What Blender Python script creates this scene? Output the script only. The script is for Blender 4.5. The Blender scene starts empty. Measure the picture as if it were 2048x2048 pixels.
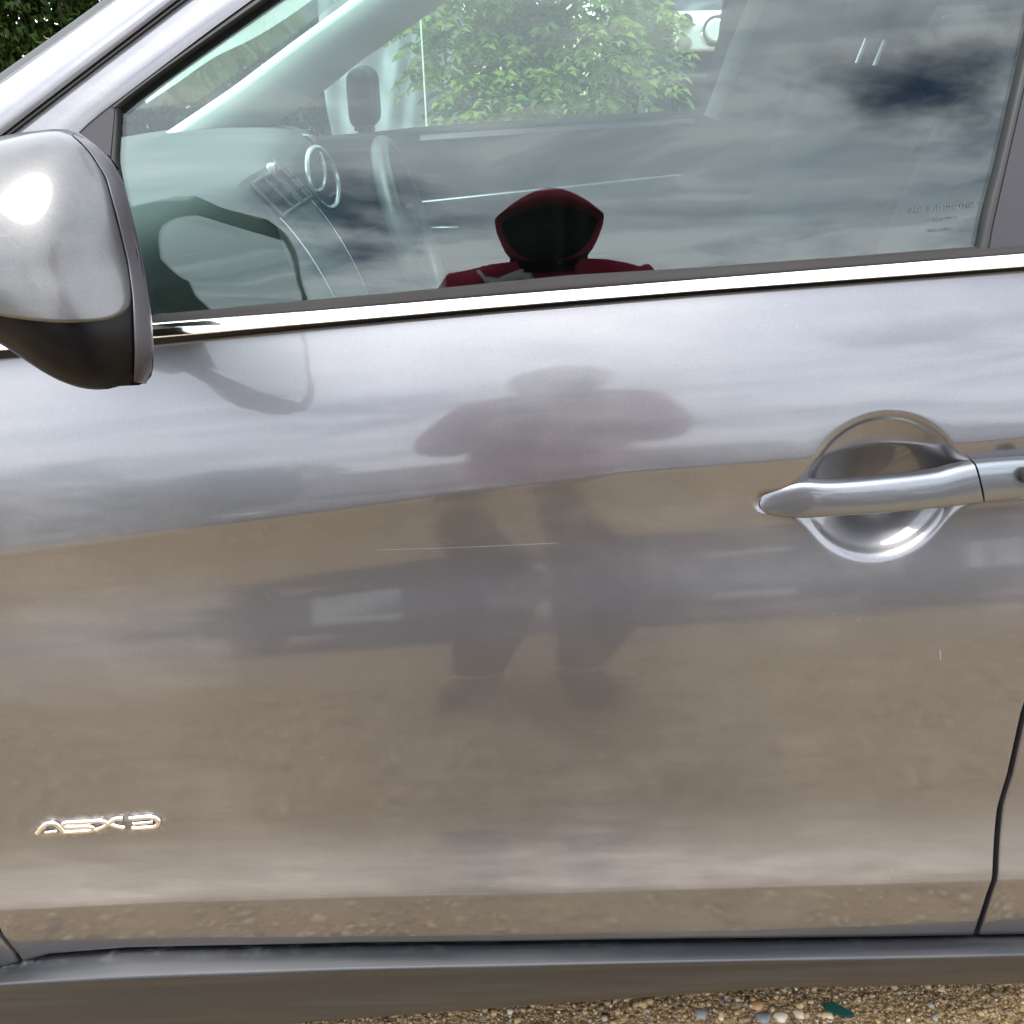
import bpy, bmesh, math, random
import numpy as np
from mathutils import Vector, Matrix

rnd = random.Random(7)
rng = np.random.default_rng(11)
R = math.radians
C = bpy.context.scene
COL = C.collection

# ------------------------------------------------------------------ camera
CAM = np.array([0.0, -0.925, 1.29]); PITCH = R(26.0); ROLL = 0.020
FWD = np.array([0, math.cos(PITCH), -math.sin(PITCH)])
_r0 = np.array([1.0, 0, 0]); _u0 = np.array([0, math.sin(PITCH), math.cos(PITCH)])
UPV = _u0 * math.cos(ROLL) + _r0 * math.sin(ROLL)
RGT = _r0 * math.cos(ROLL) - _u0 * math.sin(ROLL)
cam_d = bpy.data.cameras.new('camera'); cam = bpy.data.objects.new('camera', cam_d); COL.objects.link(cam)
cam_d.sensor_width = 36; cam_d.angle = 2 * math.atan(0.5)
cam_d.clip_start = 0.01; cam_d.clip_end = 800
m = Matrix.Identity(4)
for i in range(3):
    m[i][0] = RGT[i]; m[i][1] = UPV[i]; m[i][2] = -FWD[i]; m[i][3] = CAM[i]
cam.matrix_world = m
C.camera = cam

# ------------------------------------------------------------------ render settings
C.render.engine = 'CYCLES'
C.view_settings.view_transform = 'Standard'; C.view_settings.look = 'None'
C.view_settings.gamma = 1.0; C.view_settings.exposure = 0.55
C.cycles.use_denoising = True
C.cycles.max_bounces = 10; C.cycles.glossy_bounces = 6; C.cycles.transparent_max_bounces = 32
C.cycles.diffuse_bounces = 4
C.cycles.sample_clamp_indirect = 6.0
C.cycles.caustics_reflective = False; C.cycles.caustics_refractive = False

# ------------------------------------------------------------------ node helper
def N(nt, typ, **kw):
    n = nt.nodes.new(typ)
    for k, v in kw.items():
        if k.startswith('i_'):
            key = k[2:]
            key = int(key) if key.isdigit() else key.replace('_', ' ')
            n.inputs[key].default_value = v
        else:
            setattr(n, k, v)
    return n
def L(nt, a, b): nt.links.new(a, b)
def ramp(nt, fac, stops, interp='LINEAR'):
    n = nt.nodes.new('ShaderNodeValToRGB'); n.color_ramp.interpolation = interp
    e = n.color_ramp.elements
    while len(e) < len(stops): e.new(0.5)
    for el, (p, c) in zip(e, stops):
        el.position = p
        el.color = (c, c, c, 1) if isinstance(c, (int, float)) else (*c, 1)
    L(nt, fac, n.inputs[0]); return n.outputs[0]
def math_n(nt, op, a, b=None, clamp=False):
    n = nt.nodes.new('ShaderNodeMath'); n.operation = op; n.use_clamp = clamp
    for i, v in enumerate((a, b)):
        if v is None: continue
        if isinstance(v, (int, float)): n.inputs[i].default_value = v
        else: L(nt, v, n.inputs[i])
    return n.outputs[0]
def mixc(nt, fac, a, b, mode='MIX'):
    n = nt.nodes.new('ShaderNodeMix'); n.data_type = 'RGBA'; n.blend_type = mode
    for s, v in ((n.inputs[0], fac), (n.inputs[6], a), (n.inputs[7], b)):
        if hasattr(v, 'is_linked') or hasattr(v, 'links'): L(nt, v, s)
        elif isinstance(v, (int, float)): s.default_value = v
        else: s.default_value = (*v, 1) if len(v) == 3 else v
    return n.outputs[2]

# ------------------------------------------------------------------ world: sky with broken cloud
SUN_EL, SUN_AZ = R(66), R(205)          # azimuth from +Y towards +X (sun behind the camera, a little left)
w = bpy.data.worlds.new('World'); C.world = w; w.use_nodes = True
nt = w.node_tree; nt.nodes.clear()
sky = N(nt, 'ShaderNodeTexSky', sky_type='NISHITA', sun_disc=False, sun_elevation=SUN_EL, sun_rotation=SUN_AZ)
sky.air_density = 1.0; sky.dust_density = 0.6; sky.ozone_density = 1.2
tc = N(nt, 'ShaderNodeTexCoord'); sp = N(nt, 'ShaderNodeSeparateXYZ'); L(nt, tc.outputs['Generated'], sp.inputs[0])
zz = math_n(nt, 'ADD', math_n(nt, 'MAXIMUM', sp.outputs[2], 0.0), 0.16)
ux = math_n(nt, 'DIVIDE', sp.outputs[0], zz); uy = math_n(nt, 'DIVIDE', sp.outputs[1], zz)
cb = N(nt, 'ShaderNodeCombineXYZ'); L(nt, ux, cb.inputs[0]); L(nt, uy, cb.inputs[1]); cb.inputs[2].default_value = 9.0
rt_ = N(nt, 'ShaderNodeMapping'); rt_.inputs['Rotation'].default_value = (0, 0, R(11)); L(nt, cb.outputs[0], rt_.inputs[0])
n1 = N(nt, 'ShaderNodeTexNoise', i_Scale=1.15, i_Detail=9.0, i_Roughness=0.56, i_Distortion=0.35); L(nt, rt_.outputs[0], n1.inputs['Vector'])
mp = N(nt, 'ShaderNodeMapping'); mp.inputs['Location'].default_value = (6.4, 1.7, 1.4); mp.inputs['Scale'].default_value = (1.3, 2.4, 1); L(nt, rt_.outputs[0], mp.inputs[0])
n2 = N(nt, 'ShaderNodeTexNoise', i_Scale=1.3, i_Detail=8.0, i_Roughness=0.6, i_Distortion=0.5); L(nt, mp.outputs[0], n2.inputs['Vector'])
cover = ramp(nt, n1.outputs[0], [(0.30, 0.0), (0.46, 1.0)], 'EASE')
shade = ramp(nt, n2.outputs[0], [(0.36, (17.5, 19.6, 22.0)), (0.47, (22, 24, 26.5)), (0.60, (30, 31, 32.5))], 'EASE')
skyc = mixc(nt, cover, sky.outputs[0], shade)
bg = N(nt, 'ShaderNodeBackground', i_Strength=0.10); L(nt, skyc, bg.inputs[0])
ow = N(nt, 'ShaderNodeOutputWorld'); L(nt, bg.outputs[0], ow.inputs[0])

sun_d = bpy.data.lights.new('sun', 'SUN'); sun_d.energy = 4.6; sun_d.angle = R(40); sun_d.color = (1.0, 0.95, 0.87)
sun = bpy.data.objects.new('sun', sun_d); COL.objects.link(sun)
sd = Vector((math.sin(SUN_AZ) * math.cos(SUN_EL), math.cos(SUN_AZ) * math.cos(SUN_EL), math.sin(SUN_EL)))
sun.rotation_euler = (-sd).to_track_quat('-Z', 'Y').to_euler()

# ------------------------------------------------------------------ geometry helpers
def ray(px, py):
    d = FWD + RGT * ((px - 1024) / 2048.0) + UPV * ((1024 - py) / 2048.0)
    return d
def at(px, py, Y):
    """point of the vertical plane y = Y that lies on the sight line"""
    d = ray(px, py); t = (Y - CAM[1]) / d[1]
    return CAM + d * t
def on(px, py, f, off=0.0):
    """point of the surface y = f(x, z) + off on the sight line"""
    Y = 0.0
    for _ in range(12):
        p = at(px, py, Y); Y = f(p[0], p[2]) + off
    return at(px, py, Y)
def hit(px, py, f, y0=-0.36, y1=-0.02, n=240):
    """first crossing of the sight line with y = f(x, z) between the depths y0 and y1"""
    ys = np.linspace(y0, y1, n); lo = y0
    for y in ys:
        p = at(px, py, y)
        if y >= f(p[0], p[2]): break
        lo = y
    hi = y
    for _ in range(18):
        m_ = (lo + hi) / 2; p = at(px, py, m_)
        if m_ >= f(p[0], p[2]): hi = m_
        else: lo = m_
    return at(px, py, hi)
def onz(px, py, z):
    d = ray(px, py); t = (z - CAM[2]) / d[2]
    return CAM + d * t
def interp(x, xs, ys):
    """piecewise linear with extrapolation at both ends"""
    xs = np.asarray(xs, float); ys = np.asarray(ys, float)
    i = np.clip(np.searchsorted(xs, x) - 1, 0, len(xs) - 2)
    return ys[i] + (x - xs[i]) * (ys[i + 1] - ys[i]) / (xs[i + 1] - xs[i])
def sstep(a, b, x):
    t = np.clip((x - a) / (b - a), 0, 1); return t * t * (3 - 2 * t)

ORIG = {}
def wloc(o): return ORIG.get(o.name, Vector((0, 0, 0))) if o else Vector((0, 0, 0))
def mk(name, verts, faces, mat, parent=None, smooth=True, label=None, cat=None, group=None, kind=None, sharp=None):
    me = bpy.data.meshes.new(name)
    off = wloc(parent)
    vv = [tuple(float(v[i]) - off[i] for i in range(3)) for v in verts]
    me.from_pydata(vv, [], [tuple(int(i) for i in f) for f in faces]); me.update()
    o = bpy.data.objects.new(name, me); COL.objects.link(o)
    if mat is not None: me.materials.append(mat)
    if smooth:
        me.polygons.foreach_set('use_smooth', [True] * len(me.polygons))
        if sharp:
            bm = bmesh.new(); bm.from_mesh(me)
            for e in bm.edges:
                if len(e.link_faces) == 2 and e.calc_face_angle(0) > R(sharp): e.smooth = False
            bm.to_mesh(me); bm.free()
    if parent is not None: o.parent = parent; ORIG[o.name] = off
    tag(o, label, cat, group, kind)
    return o
def tag(o, label=None, cat=None, group=None, kind=None):
    if label: o['label'] = label
    if cat: o['category'] = cat
    if group: o['group'] = group
    if kind: o['kind'] = kind
    return o
def thing(name, loc, label, cat, group=None):
    o = bpy.data.objects.new(name, None); COL.objects.link(o); o.location = loc; o.empty_display_size = 0.2
    ORIG[o.name] = Vector(loc); tag(o, label, cat, group); return o
def copy_tree(o, parent=None):
    c = o.copy(); COL.objects.link(c); c.parent = parent
    for ch in list(o.children): copy_tree(ch, c)
    return c
def sheet(P, flip=False, closed_u=False, closed_v=False):
    """P[i][j] grid of points -> verts, faces"""
    P = np.asarray(P, float); a, b = P.shape[:2]
    V = P.reshape(-1, 3); F = []
    for i in range(a if closed_u else a - 1):
        for j in range(b if closed_v else b - 1):
            q = (i * b + j, i * b + (j + 1) % b, ((i + 1) % a) * b + (j + 1) % b, ((i + 1) % a) * b + j)
            F.append(q[::-1] if flip else q)
    return list(V), F
class MB:
    def __init__(s): s.v = []; s.f = []
    def add(s, V, F):
        n = len(s.v); s.v += [np.asarray(p, float) for p in V]; s.f += [tuple(i + n for i in f) for f in F]; return s
    def box(s, a, b):
        x0, y0, z0 = a; x1, y1, z1 = b
        V = [(x0, y0, z0), (x1, y0, z0), (x1, y1, z0), (x0, y1, z0), (x0, y0, z1), (x1, y0, z1), (x1, y1, z1), (x0, y1, z1)]
        return s.add(V, [(0, 3, 2, 1), (4, 5, 6, 7), (0, 1, 5, 4), (1, 2, 6, 5), (2, 3, 7, 6), (3, 0, 4, 7)])
    def tube(s, path, r, n=10, flat=None, up=(0, 0, 1), caps=True, closed=False):
        path = [np.asarray(p, float) for p in path]; k = len(path); rings = []
        for i, p in enumerate(path):
            if closed: t = path[(i + 1) % k] - path[i - 1]
            else: t = path[min(i + 1, k - 1)] - path[max(i - 1, 0)]
            t = t / (np.linalg.norm(t) + 1e-12)
            u = np.asarray(up, float); u = u - t * u.dot(t)
            if np.linalg.norm(u) < 1e-4: u = np.array([1.0, 0, 0]) - t * t[0]
            u /= np.linalg.norm(u); v = np.cross(t, u)
            ri = r[i] if hasattr(r, '__len__') else r
            fl = 1.0 if flat is None else flat
            rings.append([p + u * ri * fl * math.sin(2 * math.pi * j / n) + v * ri * math.cos(2 * math.pi * j / n) for j in range(n)])
        V, F = sheet(rings, closed_u=closed, closed_v=True, flip=False)
        if caps and not closed:
            F.append(tuple(range(n))[::-1]); F.append(tuple(range((k - 1) * n, k * n)))
        return s.add(V, F)
    def build(s, name, mat, parent=None, smooth=True, sharp=40, **kw):
        return mk(name, s.v, s.f, mat, parent, smooth, sharp=sharp, **kw)
def smoothpath(pts, n=8):
    """Catmull-Rom through pts"""
    P = [np.asarray(p, float) for p in pts]; P = [2 * P[0] - P[1]] + P + [2 * P[-1] - P[-2]]; out = []
    for i in range(1, len(P) - 2):
        for k in range(n):
            t = k / n
            out.append(0.5 * ((2 * P[i]) + (-P[i - 1] + P[i + 1]) * t + (2 * P[i - 1] - 5 * P[i] + 4 * P[i + 1] - P[i + 2]) * t * t + (-P[i - 1] + 3 * P[i] - 3 * P[i + 1] + P[i + 2]) * t ** 3))
    out.append(P[-2]); return out
def rbox(c, half, rad=0.02, seg=3, rot=None):
    """rounded box -> verts, faces"""
    bm = bmesh.new(); bmesh.ops.create_cube(bm, size=2)
    for v in bm.verts: v.co = Vector((v.co.x * half[0], v.co.y * half[1], v.co.z * half[2]))
    bmesh.ops.bevel(bm, geom=bm.edges[:], offset=min(rad, min(half) * 0.98), segments=seg, profile=0.5, affect='EDGES')
    if rot is not None: bmesh.ops.transform(bm, matrix=rot.to_4x4(), verts=bm.verts)
    bm.verts.ensure_lookup_table()
    V = [np.array(v.co) + np.array(c) for v in bm.verts]; F = [tuple(v.index for v in f.verts) for f in bm.faces]
    bm.free(); return V, F
def extrude_outline(pts, d):
    """closed polygon of 3D points, thickness vector d"""
    n = len(pts); d = np.asarray(d, float)
    V = [np.asarray(p, float) for p in pts] + [np.asarray(p, float) + d for p in pts]
    F = [tuple(range(n)), tuple(range(n, 2 * n))[::-1]] + [(i, i + n, (i + 1) % n + n, (i + 1) % n) for i in range(n)]
    return V, F

# ------------------------------------------------------------------ materials
def mat(name):
    m_ = bpy.data.materials.new(name); m_.use_nodes = True; nt = m_.node_tree
    b = nt.nodes['Principled BSDF']; return m_, nt, b
def simple(name, col, rough=0.5, metal=0.0, coat=0.0, bump=0.0, bscale=400.0, var=0.0, spec=0.5):
    m_, nt, b = mat(name)
    b.inputs['Roughness'].default_value = rough; b.inputs['Metallic'].default_value = metal
    b.inputs['Coat Weight'].default_value = coat; b.inputs['Coat Roughness'].default_value = 0.03
    b.inputs['Specular IOR Level'].default_value = spec
    t = N(nt, 'ShaderNodeTexCoord')
    n = N(nt, 'ShaderNodeTexNoise', i_Scale=9.0, i_Detail=6.0); L(nt, t.outputs['Object'], n.inputs['Vector'])
    c = mixc(nt, n.outputs[0], tuple(x * (1 - var) for x in col), tuple(min(1, x * (1 + var)) for x in col)); L(nt, c, b.inputs['Base Color'])
    if bump:
        n2 = N(nt, 'ShaderNodeTexNoise', i_Scale=bscale, i_Detail=2.0); L(nt, t.outputs['Object'], n2.inputs['Vector'])
        bp = N(nt, 'ShaderNodeBump', i_Strength=bump, i_Distance=0.001); L(nt, n2.outputs[0], bp.inputs['Height']); L(nt, bp.outputs[0], b.inputs['Normal'])
    return m_
def paint(name, col, rough=0.36, dust=True):
    m_, nt, b = mat(name)
    t = N(nt, 'ShaderNodeTexCoord')
    fl = N(nt, 'ShaderNodeTexVoronoi', i_Scale=1600.0); L(nt, t.outputs['Object'], fl.inputs['Vector'])
    flk = mixc(nt, fl.outputs['Color'], tuple(x * 0.88 for x in col), tuple(x * 1.12 for x in col))
    d1 = N(nt, 'ShaderNodeTexNoise', i_Scale=3.0, i_Detail=9.0, i_Roughness=0.65); L(nt, t.outputs['Object'], d1.inputs['Vector'])
    mp = N(nt, 'ShaderNodeMapping'); mp.inputs['Scale'].default_value = (9, 9, 60); mp.inputs['Rotation'].default_value = (0, R(4), 0); L(nt, t.outputs['Object'], mp.inputs[0])
    d2 = N(nt, 'ShaderNodeTexNoise', i_Scale=1.0, i_Detail=6.0, i_Roughness=0.6); L(nt, mp.outputs[0], d2.inputs['Vector'])
    sp_ = N(nt, 'ShaderNodeTexVoronoi', i_Scale=70.0); L(nt, t.outputs['Object'], sp_.inputs['Vector'])
    speck = ramp(nt, sp_.outputs['Distance'], [(0.035, 1.0), (0.07, 0.0)])
    n3 = N(nt, 'ShaderNodeTexNoise', i_Scale=11.0, i_Detail=2.0); L(nt, t.outputs['Object'], n3.inputs['Vector'])
    speck = math_n(nt, 'MULTIPLY', speck, ramp(nt, n3.outputs[0], [(0.54, 0.0), (0.70, 1.0)]))
    ds = math_n(nt, 'MULTIPLY', ramp(nt, d1.outputs[0], [(0.42, 0.0), (0.72, 1.0)]), ramp(nt, d2.outputs[0], [(0.35, 0.35), (0.65, 1.0)]))
    dst = math_n(nt, 'ADD', math_n(nt, 'MULTIPLY', ds, 0.15), math_n(nt, 'MULTIPLY', speck, 0.35), True)
    if not dust: dst = math_n(nt, 'MULTIPLY', dst, 0.3)
    else:        # road dust lying on the up-facing flare low on the doors
        ge = N(nt, 'ShaderNodeNewGeometry'); sn = N(nt, 'ShaderNodeSeparateXYZ'); L(nt, ge.outputs['True Normal'], sn.inputs[0])
        so = N(nt, 'ShaderNodeSeparateXYZ'); L(nt, ge.outputs['Position'], so.inputs[0])
        up_ = ramp(nt, sn.outputs[2], [(0.04, 0.0), (0.26, 1.0)]); low = ramp(nt, so.outputs[2], [(0.46, 1.0), (0.62, 0.0)])
        fd = math_n(nt, 'MULTIPLY', math_n(nt, 'MULTIPLY', up_, low), ramp(nt, d2.outputs[0], [(0.25, 0.45), (0.7, 1.0)]))
        dst = math_n(nt, 'ADD', dst, math_n(nt, 'MULTIPLY', fd, 0.24), True)
        ra = N(nt, 'ShaderNodeAttribute', attribute_name='residue'); nr = N(nt, 'ShaderNodeTexNoise', i_Scale=130.0, i_Detail=5.0); L(nt, t.outputs['Object'], nr.inputs['Vector'])
        dst = math_n(nt, 'ADD', dst, math_n(nt, 'MULTIPLY', math_n(nt, 'MULTIPLY', ra.outputs['Fac'], ramp(nt, nr.outputs[0], [(0.42, 0.0), (0.62, 1.0)])), 0.38), True)
    c = mixc(nt, dst, flk, (0.42, 0.38, 0.33)); L(nt, c, b.inputs['Base Color'])
    L(nt, math_n(nt, 'SUBTRACT', 0.82, dst, True), b.inputs['Metallic'])
    L(nt, math_n(nt, 'ADD', rough, math_n(nt, 'MULTIPLY', dst, 0.4)), b.inputs['Roughness'])
    b.inputs['Coat Weight'].default_value = 1.0; b.inputs['Coat IOR'].default_value = 1.5
    L(nt, math_n(nt, 'ADD', 0.05, math_n(nt, 'MULTIPLY', dst, 0.5)), b.inputs['Coat Roughness'])
    op = N(nt, 'ShaderNodeTexNoise', i_Scale=240.0, i_Detail=1.0); L(nt, t.outputs['Object'], op.inputs['Vector'])
    bp = N(nt, 'ShaderNodeBump', i_Strength=0.012, i_Distance=0.0006); L(nt, op.outputs[0], bp.inputs['Height'])
    L(nt, bp.outputs[0], b.inputs['Coat Normal'])
    return m_
def glass(name, tint=(0.78, 0.87, 0.84), f0=0.055, smear=True):
    m_, nt, b = mat(name); nt.nodes.remove(b); out = nt.nodes['Material Output']
    lw = N(nt, 'ShaderNodeLayerWeight', i_Blend=0.5)
    p5 = math_n(nt, 'POWER', lw.outputs['Facing'], 5.0)
    fr = math_n(nt, 'ADD', math_n(nt, 'MULTIPLY', p5, 1 - f0), f0, True)
    tr = N(nt, 'ShaderNodeBsdfTransparent'); tr.inputs[0].default_value = (*tint, 1)
    gl = N(nt, 'ShaderNodeBsdfGlossy', i_Roughness=0.0)
    mx = N(nt, 'ShaderNodeMixShader'); L(nt, fr, mx.inputs[0]); L(nt, tr.outputs[0], mx.inputs[1]); L(nt, gl.outputs[0], mx.inputs[2])
    if smear:
        t = N(nt, 'ShaderNodeTexCoord')
        mp = N(nt, 'ShaderNodeMapping'); mp.inputs['Scale'].default_value = (60, 5, 2.5); mp.inputs['Rotation'].default_value = (0, R(-6), 0); L(nt, t.outputs['Object'], mp.inputs[0])
        n = N(nt, 'ShaderNodeTexNoise', i_Scale=1.0, i_Detail=5.0); L(nt, mp.outputs[0], n.inputs['Vector'])
        v = N(nt, 'ShaderNodeTexVoronoi', i_Scale=110.0); L(nt, t.outputs['Object'], v.inputs['Vector'])
        df = N(nt, 'ShaderNodeBsdfDiffuse'); df.inputs[0].default_value = (0.6, 0.6, 0.58, 1)
        dsp = ramp(nt, v.outputs['Distance'], [(0.03, 0.06), (0.06, 0.0)])
        f = math_n(nt, 'ADD', math_n(nt, 'MULTIPLY', ramp(nt, n.outputs[0], [(0.45, 0.0), (0.75, 1.0)]), 0.0012), math_n(nt, 'MULTIPLY', dsp, 0.4))
        m2 = N(nt, 'ShaderNodeMixShader'); L(nt, f, m2.inputs[0]); L(nt, mx.outputs[0], m2.inputs[1]); L(nt, df.outputs[0], m2.inputs[2]); mx = m2
    L(nt, mx.outputs[0], out.inputs[0]); return m_

M = {}
M['paint'] = paint('silver_grey_paint', (0.135, 0.135, 0.148), 0.32)
M['paint_cap'] = paint('mirror_cap_paint', (0.090, 0.090, 0.093), 0.38)
M['paint_cap'].node_tree.nodes['Principled BSDF'].inputs['Coat Weight'].default_value = 0.28
M['handle'] = paint('handle_paint', (0.125, 0.133, 0.150), 0.34, False)
M['black'] = simple('textured_black_plastic', (0.003, 0.003, 0.0034), 0.30, var=0.3, spec=0.12)
M['rim'] = simple('satin_charcoal_plastic', (0.040, 0.037, 0.043), 0.38, bump=0.12, bscale=900, var=0.2)
def sill_mat():
    m_, nt, b = mat('black_sill_plastic')
    t = N(nt, 'ShaderNodeTexCoord'); at_ = N(nt, 'ShaderNodeAttribute', attribute_name='residue')
    n = N(nt, 'ShaderNodeTexNoise', i_Scale=38.0, i_Detail=8.0, i_Roughness=0.7); L(nt, t.outputs['Object'], n.inputs['Vector'])
    mp = N(nt, 'ShaderNodeMapping'); mp.inputs['Scale'].default_value = (3, 20, 40); L(nt, t.outputs['Object'], mp.inputs[0])
    n2 = N(nt, 'ShaderNodeTexNoise', i_Scale=1.6, i_Detail=6.0); L(nt, mp.outputs[0], n2.inputs['Vector'])
    k = math_n(nt, 'MULTIPLY', at_.outputs['Fac'], ramp(nt, n.outputs[0], [(0.52, 0.0), (0.74, 0.6)]))
    k = math_n(nt, 'ADD', k, math_n(nt, 'MULTIPLY', ramp(nt, n2.outputs[0], [(0.5, 0.0), (0.75, 1.0)]), 0.05), True)
    L(nt, mixc(nt, k, (0.016, 0.0168, 0.0205), (0.34, 0.35, 0.35)), b.inputs['Base Color']); b.inputs['Specular IOR Level'].default_value = 0.38
    L(nt, math_n(nt, 'ADD', 0.40, math_n(nt, 'MULTIPLY', n2.outputs[0], 0.12)), b.inputs['Roughness'])
    return m_
M['sill'] = sill_mat()
M['rubber'] = simple('black_rubber', (0.010, 0.010, 0.010), 0.55, var=0.4)
M['seal'] = simple('weathered_belt_rubber', (0.022, 0.020, 0.020), 0.7, spec=0.12, bump=0.3, bscale=300, var=0.45)
M['pillar'] = simple('pillar_film', (0.026, 0.024, 0.028), 0.42, var=0.2, spec=0.3)
M['chrome'] = simple('chrome_strip', (0.80, 0.80, 0.79), 0.09, 1.0, var=0.04)
M['badge'] = simple('badge_chrome', (0.66, 0.64, 0.61), 0.24, 1.0, var=0.05)
M['mirror'] = simple('mirror_silver', (0.70, 0.74, 0.72), 0.004, 1.0)
M['glass'] = glass('door_glass')
M['screen'] = glass('windscreen_glass', (0.72, 0.84, 0.79), smear=False)
M['privacy'] = glass('privacy_glass', (0.022, 0.024, 0.024), smear=False)
M['void'] = simple('shut_gap_black', (0.004, 0.004, 0.004), 0.8)
M['trim_dark'] = simple('dark_interior_plastic', (0.007, 0.0075, 0.008), 0.8, var=0.2, spec=0.06)
M['dash'] = simple('dashboard_plastic', (0.050, 0.055, 0.057), 0.5, bump=0.05, bscale=900, var=0.15)
M['trim_light'] = simple('pale_pillar_trim', (0.68, 0.74, 0.70), 0.6, var=0.05)
M['capping'] = simple('grey_door_capping', (0.05, 0.055, 0.058), 0.5)
M['trim_silver'] = simple('silver_interior_plastic', (0.55, 0.57, 0.58), 0.25, 0.8)
M['cloth'] = simple('seat_cloth', (0.018, 0.019, 0.021), 0.9, var=0.2, spec=0.2)
M['leather'] = simple('wheel_leather', (0.045, 0.048, 0.05), 0.4)
M['liner'] = simple('roof_lining', (0.30, 0.31, 0.31), 0.9)
M['tyre'] = simple('tyre_rubber', (0.018, 0.018, 0.018), 0.75, var=0.3)
M['alloy'] = simple('alloy_rim', (0.45, 0.45, 0.46), 0.3, 0.9)
# ------------------------------------------------------------------ ground
def ground_mat():
    m_, nt, b = mat('damp_brown_gravel')
    t = N(nt, 'ShaderNodeTexCoord')
    v = N(nt, 'ShaderNodeTexVoronoi', i_Scale=130.0); L(nt, t.outputs['Object'], v.inputs['Vector'])
    n = N(nt, 'ShaderNodeTexNoise', i_Scale=2.2, i_Detail=8.0, i_Roughness=0.65); L(nt, t.outputs['Object'], n.inputs['Vector'])
    g = N(nt, 'ShaderNodeTexNoise', i_Scale=420.0, i_Detail=3.0); L(nt, t.outputs['Object'], g.inputs['Vector'])
    a = ramp(nt, v.outputs['Color'], [(0.0, (0.16, 0.10, 0.055)), (0.6, (0.34, 0.232, 0.105)), (0.93, (0.42, 0.32, 0.21)), (1.0, (0.52, 0.45, 0.35))])
    c = mixc(nt, ramp(nt, n.outputs[0], [(0.35, 0.0), (0.65, 0.75)]), a, (0.40, 0.28, 0.13))
    c = mixc(nt, 0.5, c, ramp(nt, g.outputs[0], [(0.3, 0.45), (0.7, 1.0)]), 'MULTIPLY')
    L(nt, c, b.inputs['Base Color']); b.inputs['Roughness'].default_value = 0.7
    h = math_n(nt, 'ADD', math_n(nt, 'MULTIPLY', v.outputs['Distance'], -1.0), math_n(nt, 'MULTIPLY', g.outputs[0], 0.4))
    bp = N(nt, 'ShaderNodeBump', i_Strength=0.9, i_Distance=0.006); L(nt, h, bp.inputs['Height']); L(nt, bp.outputs[0], b.inputs['Normal'])
    return m_
def pebble_mat():
    m_, nt, b = mat('mixed_pebbles')
    g = N(nt, 'ShaderNodeNewGeometry')
    c = ramp(nt, g.outputs['Random Per Island'], [(0.0, (0.07, 0.042, 0.022)), (0.3, (0.23, 0.15, 0.078)), (0.55, (0.37, 0.25, 0.135)), (0.72, (0.40, 0.25, 0.11)), (0.86, (0.40, 0.30, 0.18)), (0.95, (0.30, 0.27, 0.24)), (0.98, (0.50, 0.42, 0.29)), (1.0, (0.66, 0.58, 0.44))])
    t = N(nt, 'ShaderNodeTexCoord'); n = N(nt, 'ShaderNodeTexNoise', i_Scale=300.0, i_Detail=4.0); L(nt, t.outputs['Object'], n.inputs['Vector'])
    c = mixc(nt, 0.7, c, ramp(nt, n.outputs[0], [(0.3, 0.5), (0.7, 1.0)]), 'MULTIPLY')
    L(nt, c, b.inputs['Base Color']); b.inputs['Roughness'].default_value = 0.42; b.inputs['Specular IOR Level'].default_value = 0.6
    return m_
M['ground'] = ground_mat(); M['pebble'] = pebble_mat(); M['pebble_pale'] = simple('pale_pebbles', (0.55, 0.44, 0.29), 0.5, var=0.4)
def terrain(x, y):
    return 0.0
GV = []; GF = []
gx = np.concatenate([[-300, -60, -15], np.linspace(-5, 5, 41), [15, 60, 300]]); gy = np.concatenate([[-300, -60, -15], np.linspace(-5, 5, 41), [15, 60, 300]])
GP = [[(x, y, 0.006 * math.sin(x * 3.1 + y * 1.7) * math.cos(y * 2.3 - x) if abs(x) < 6 and abs(y) < 6 else 0.0) for x in gx] for y in gy]
V, F = sheet(GP); mk('ground', V, F, M['ground'], kind='structure')

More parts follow.
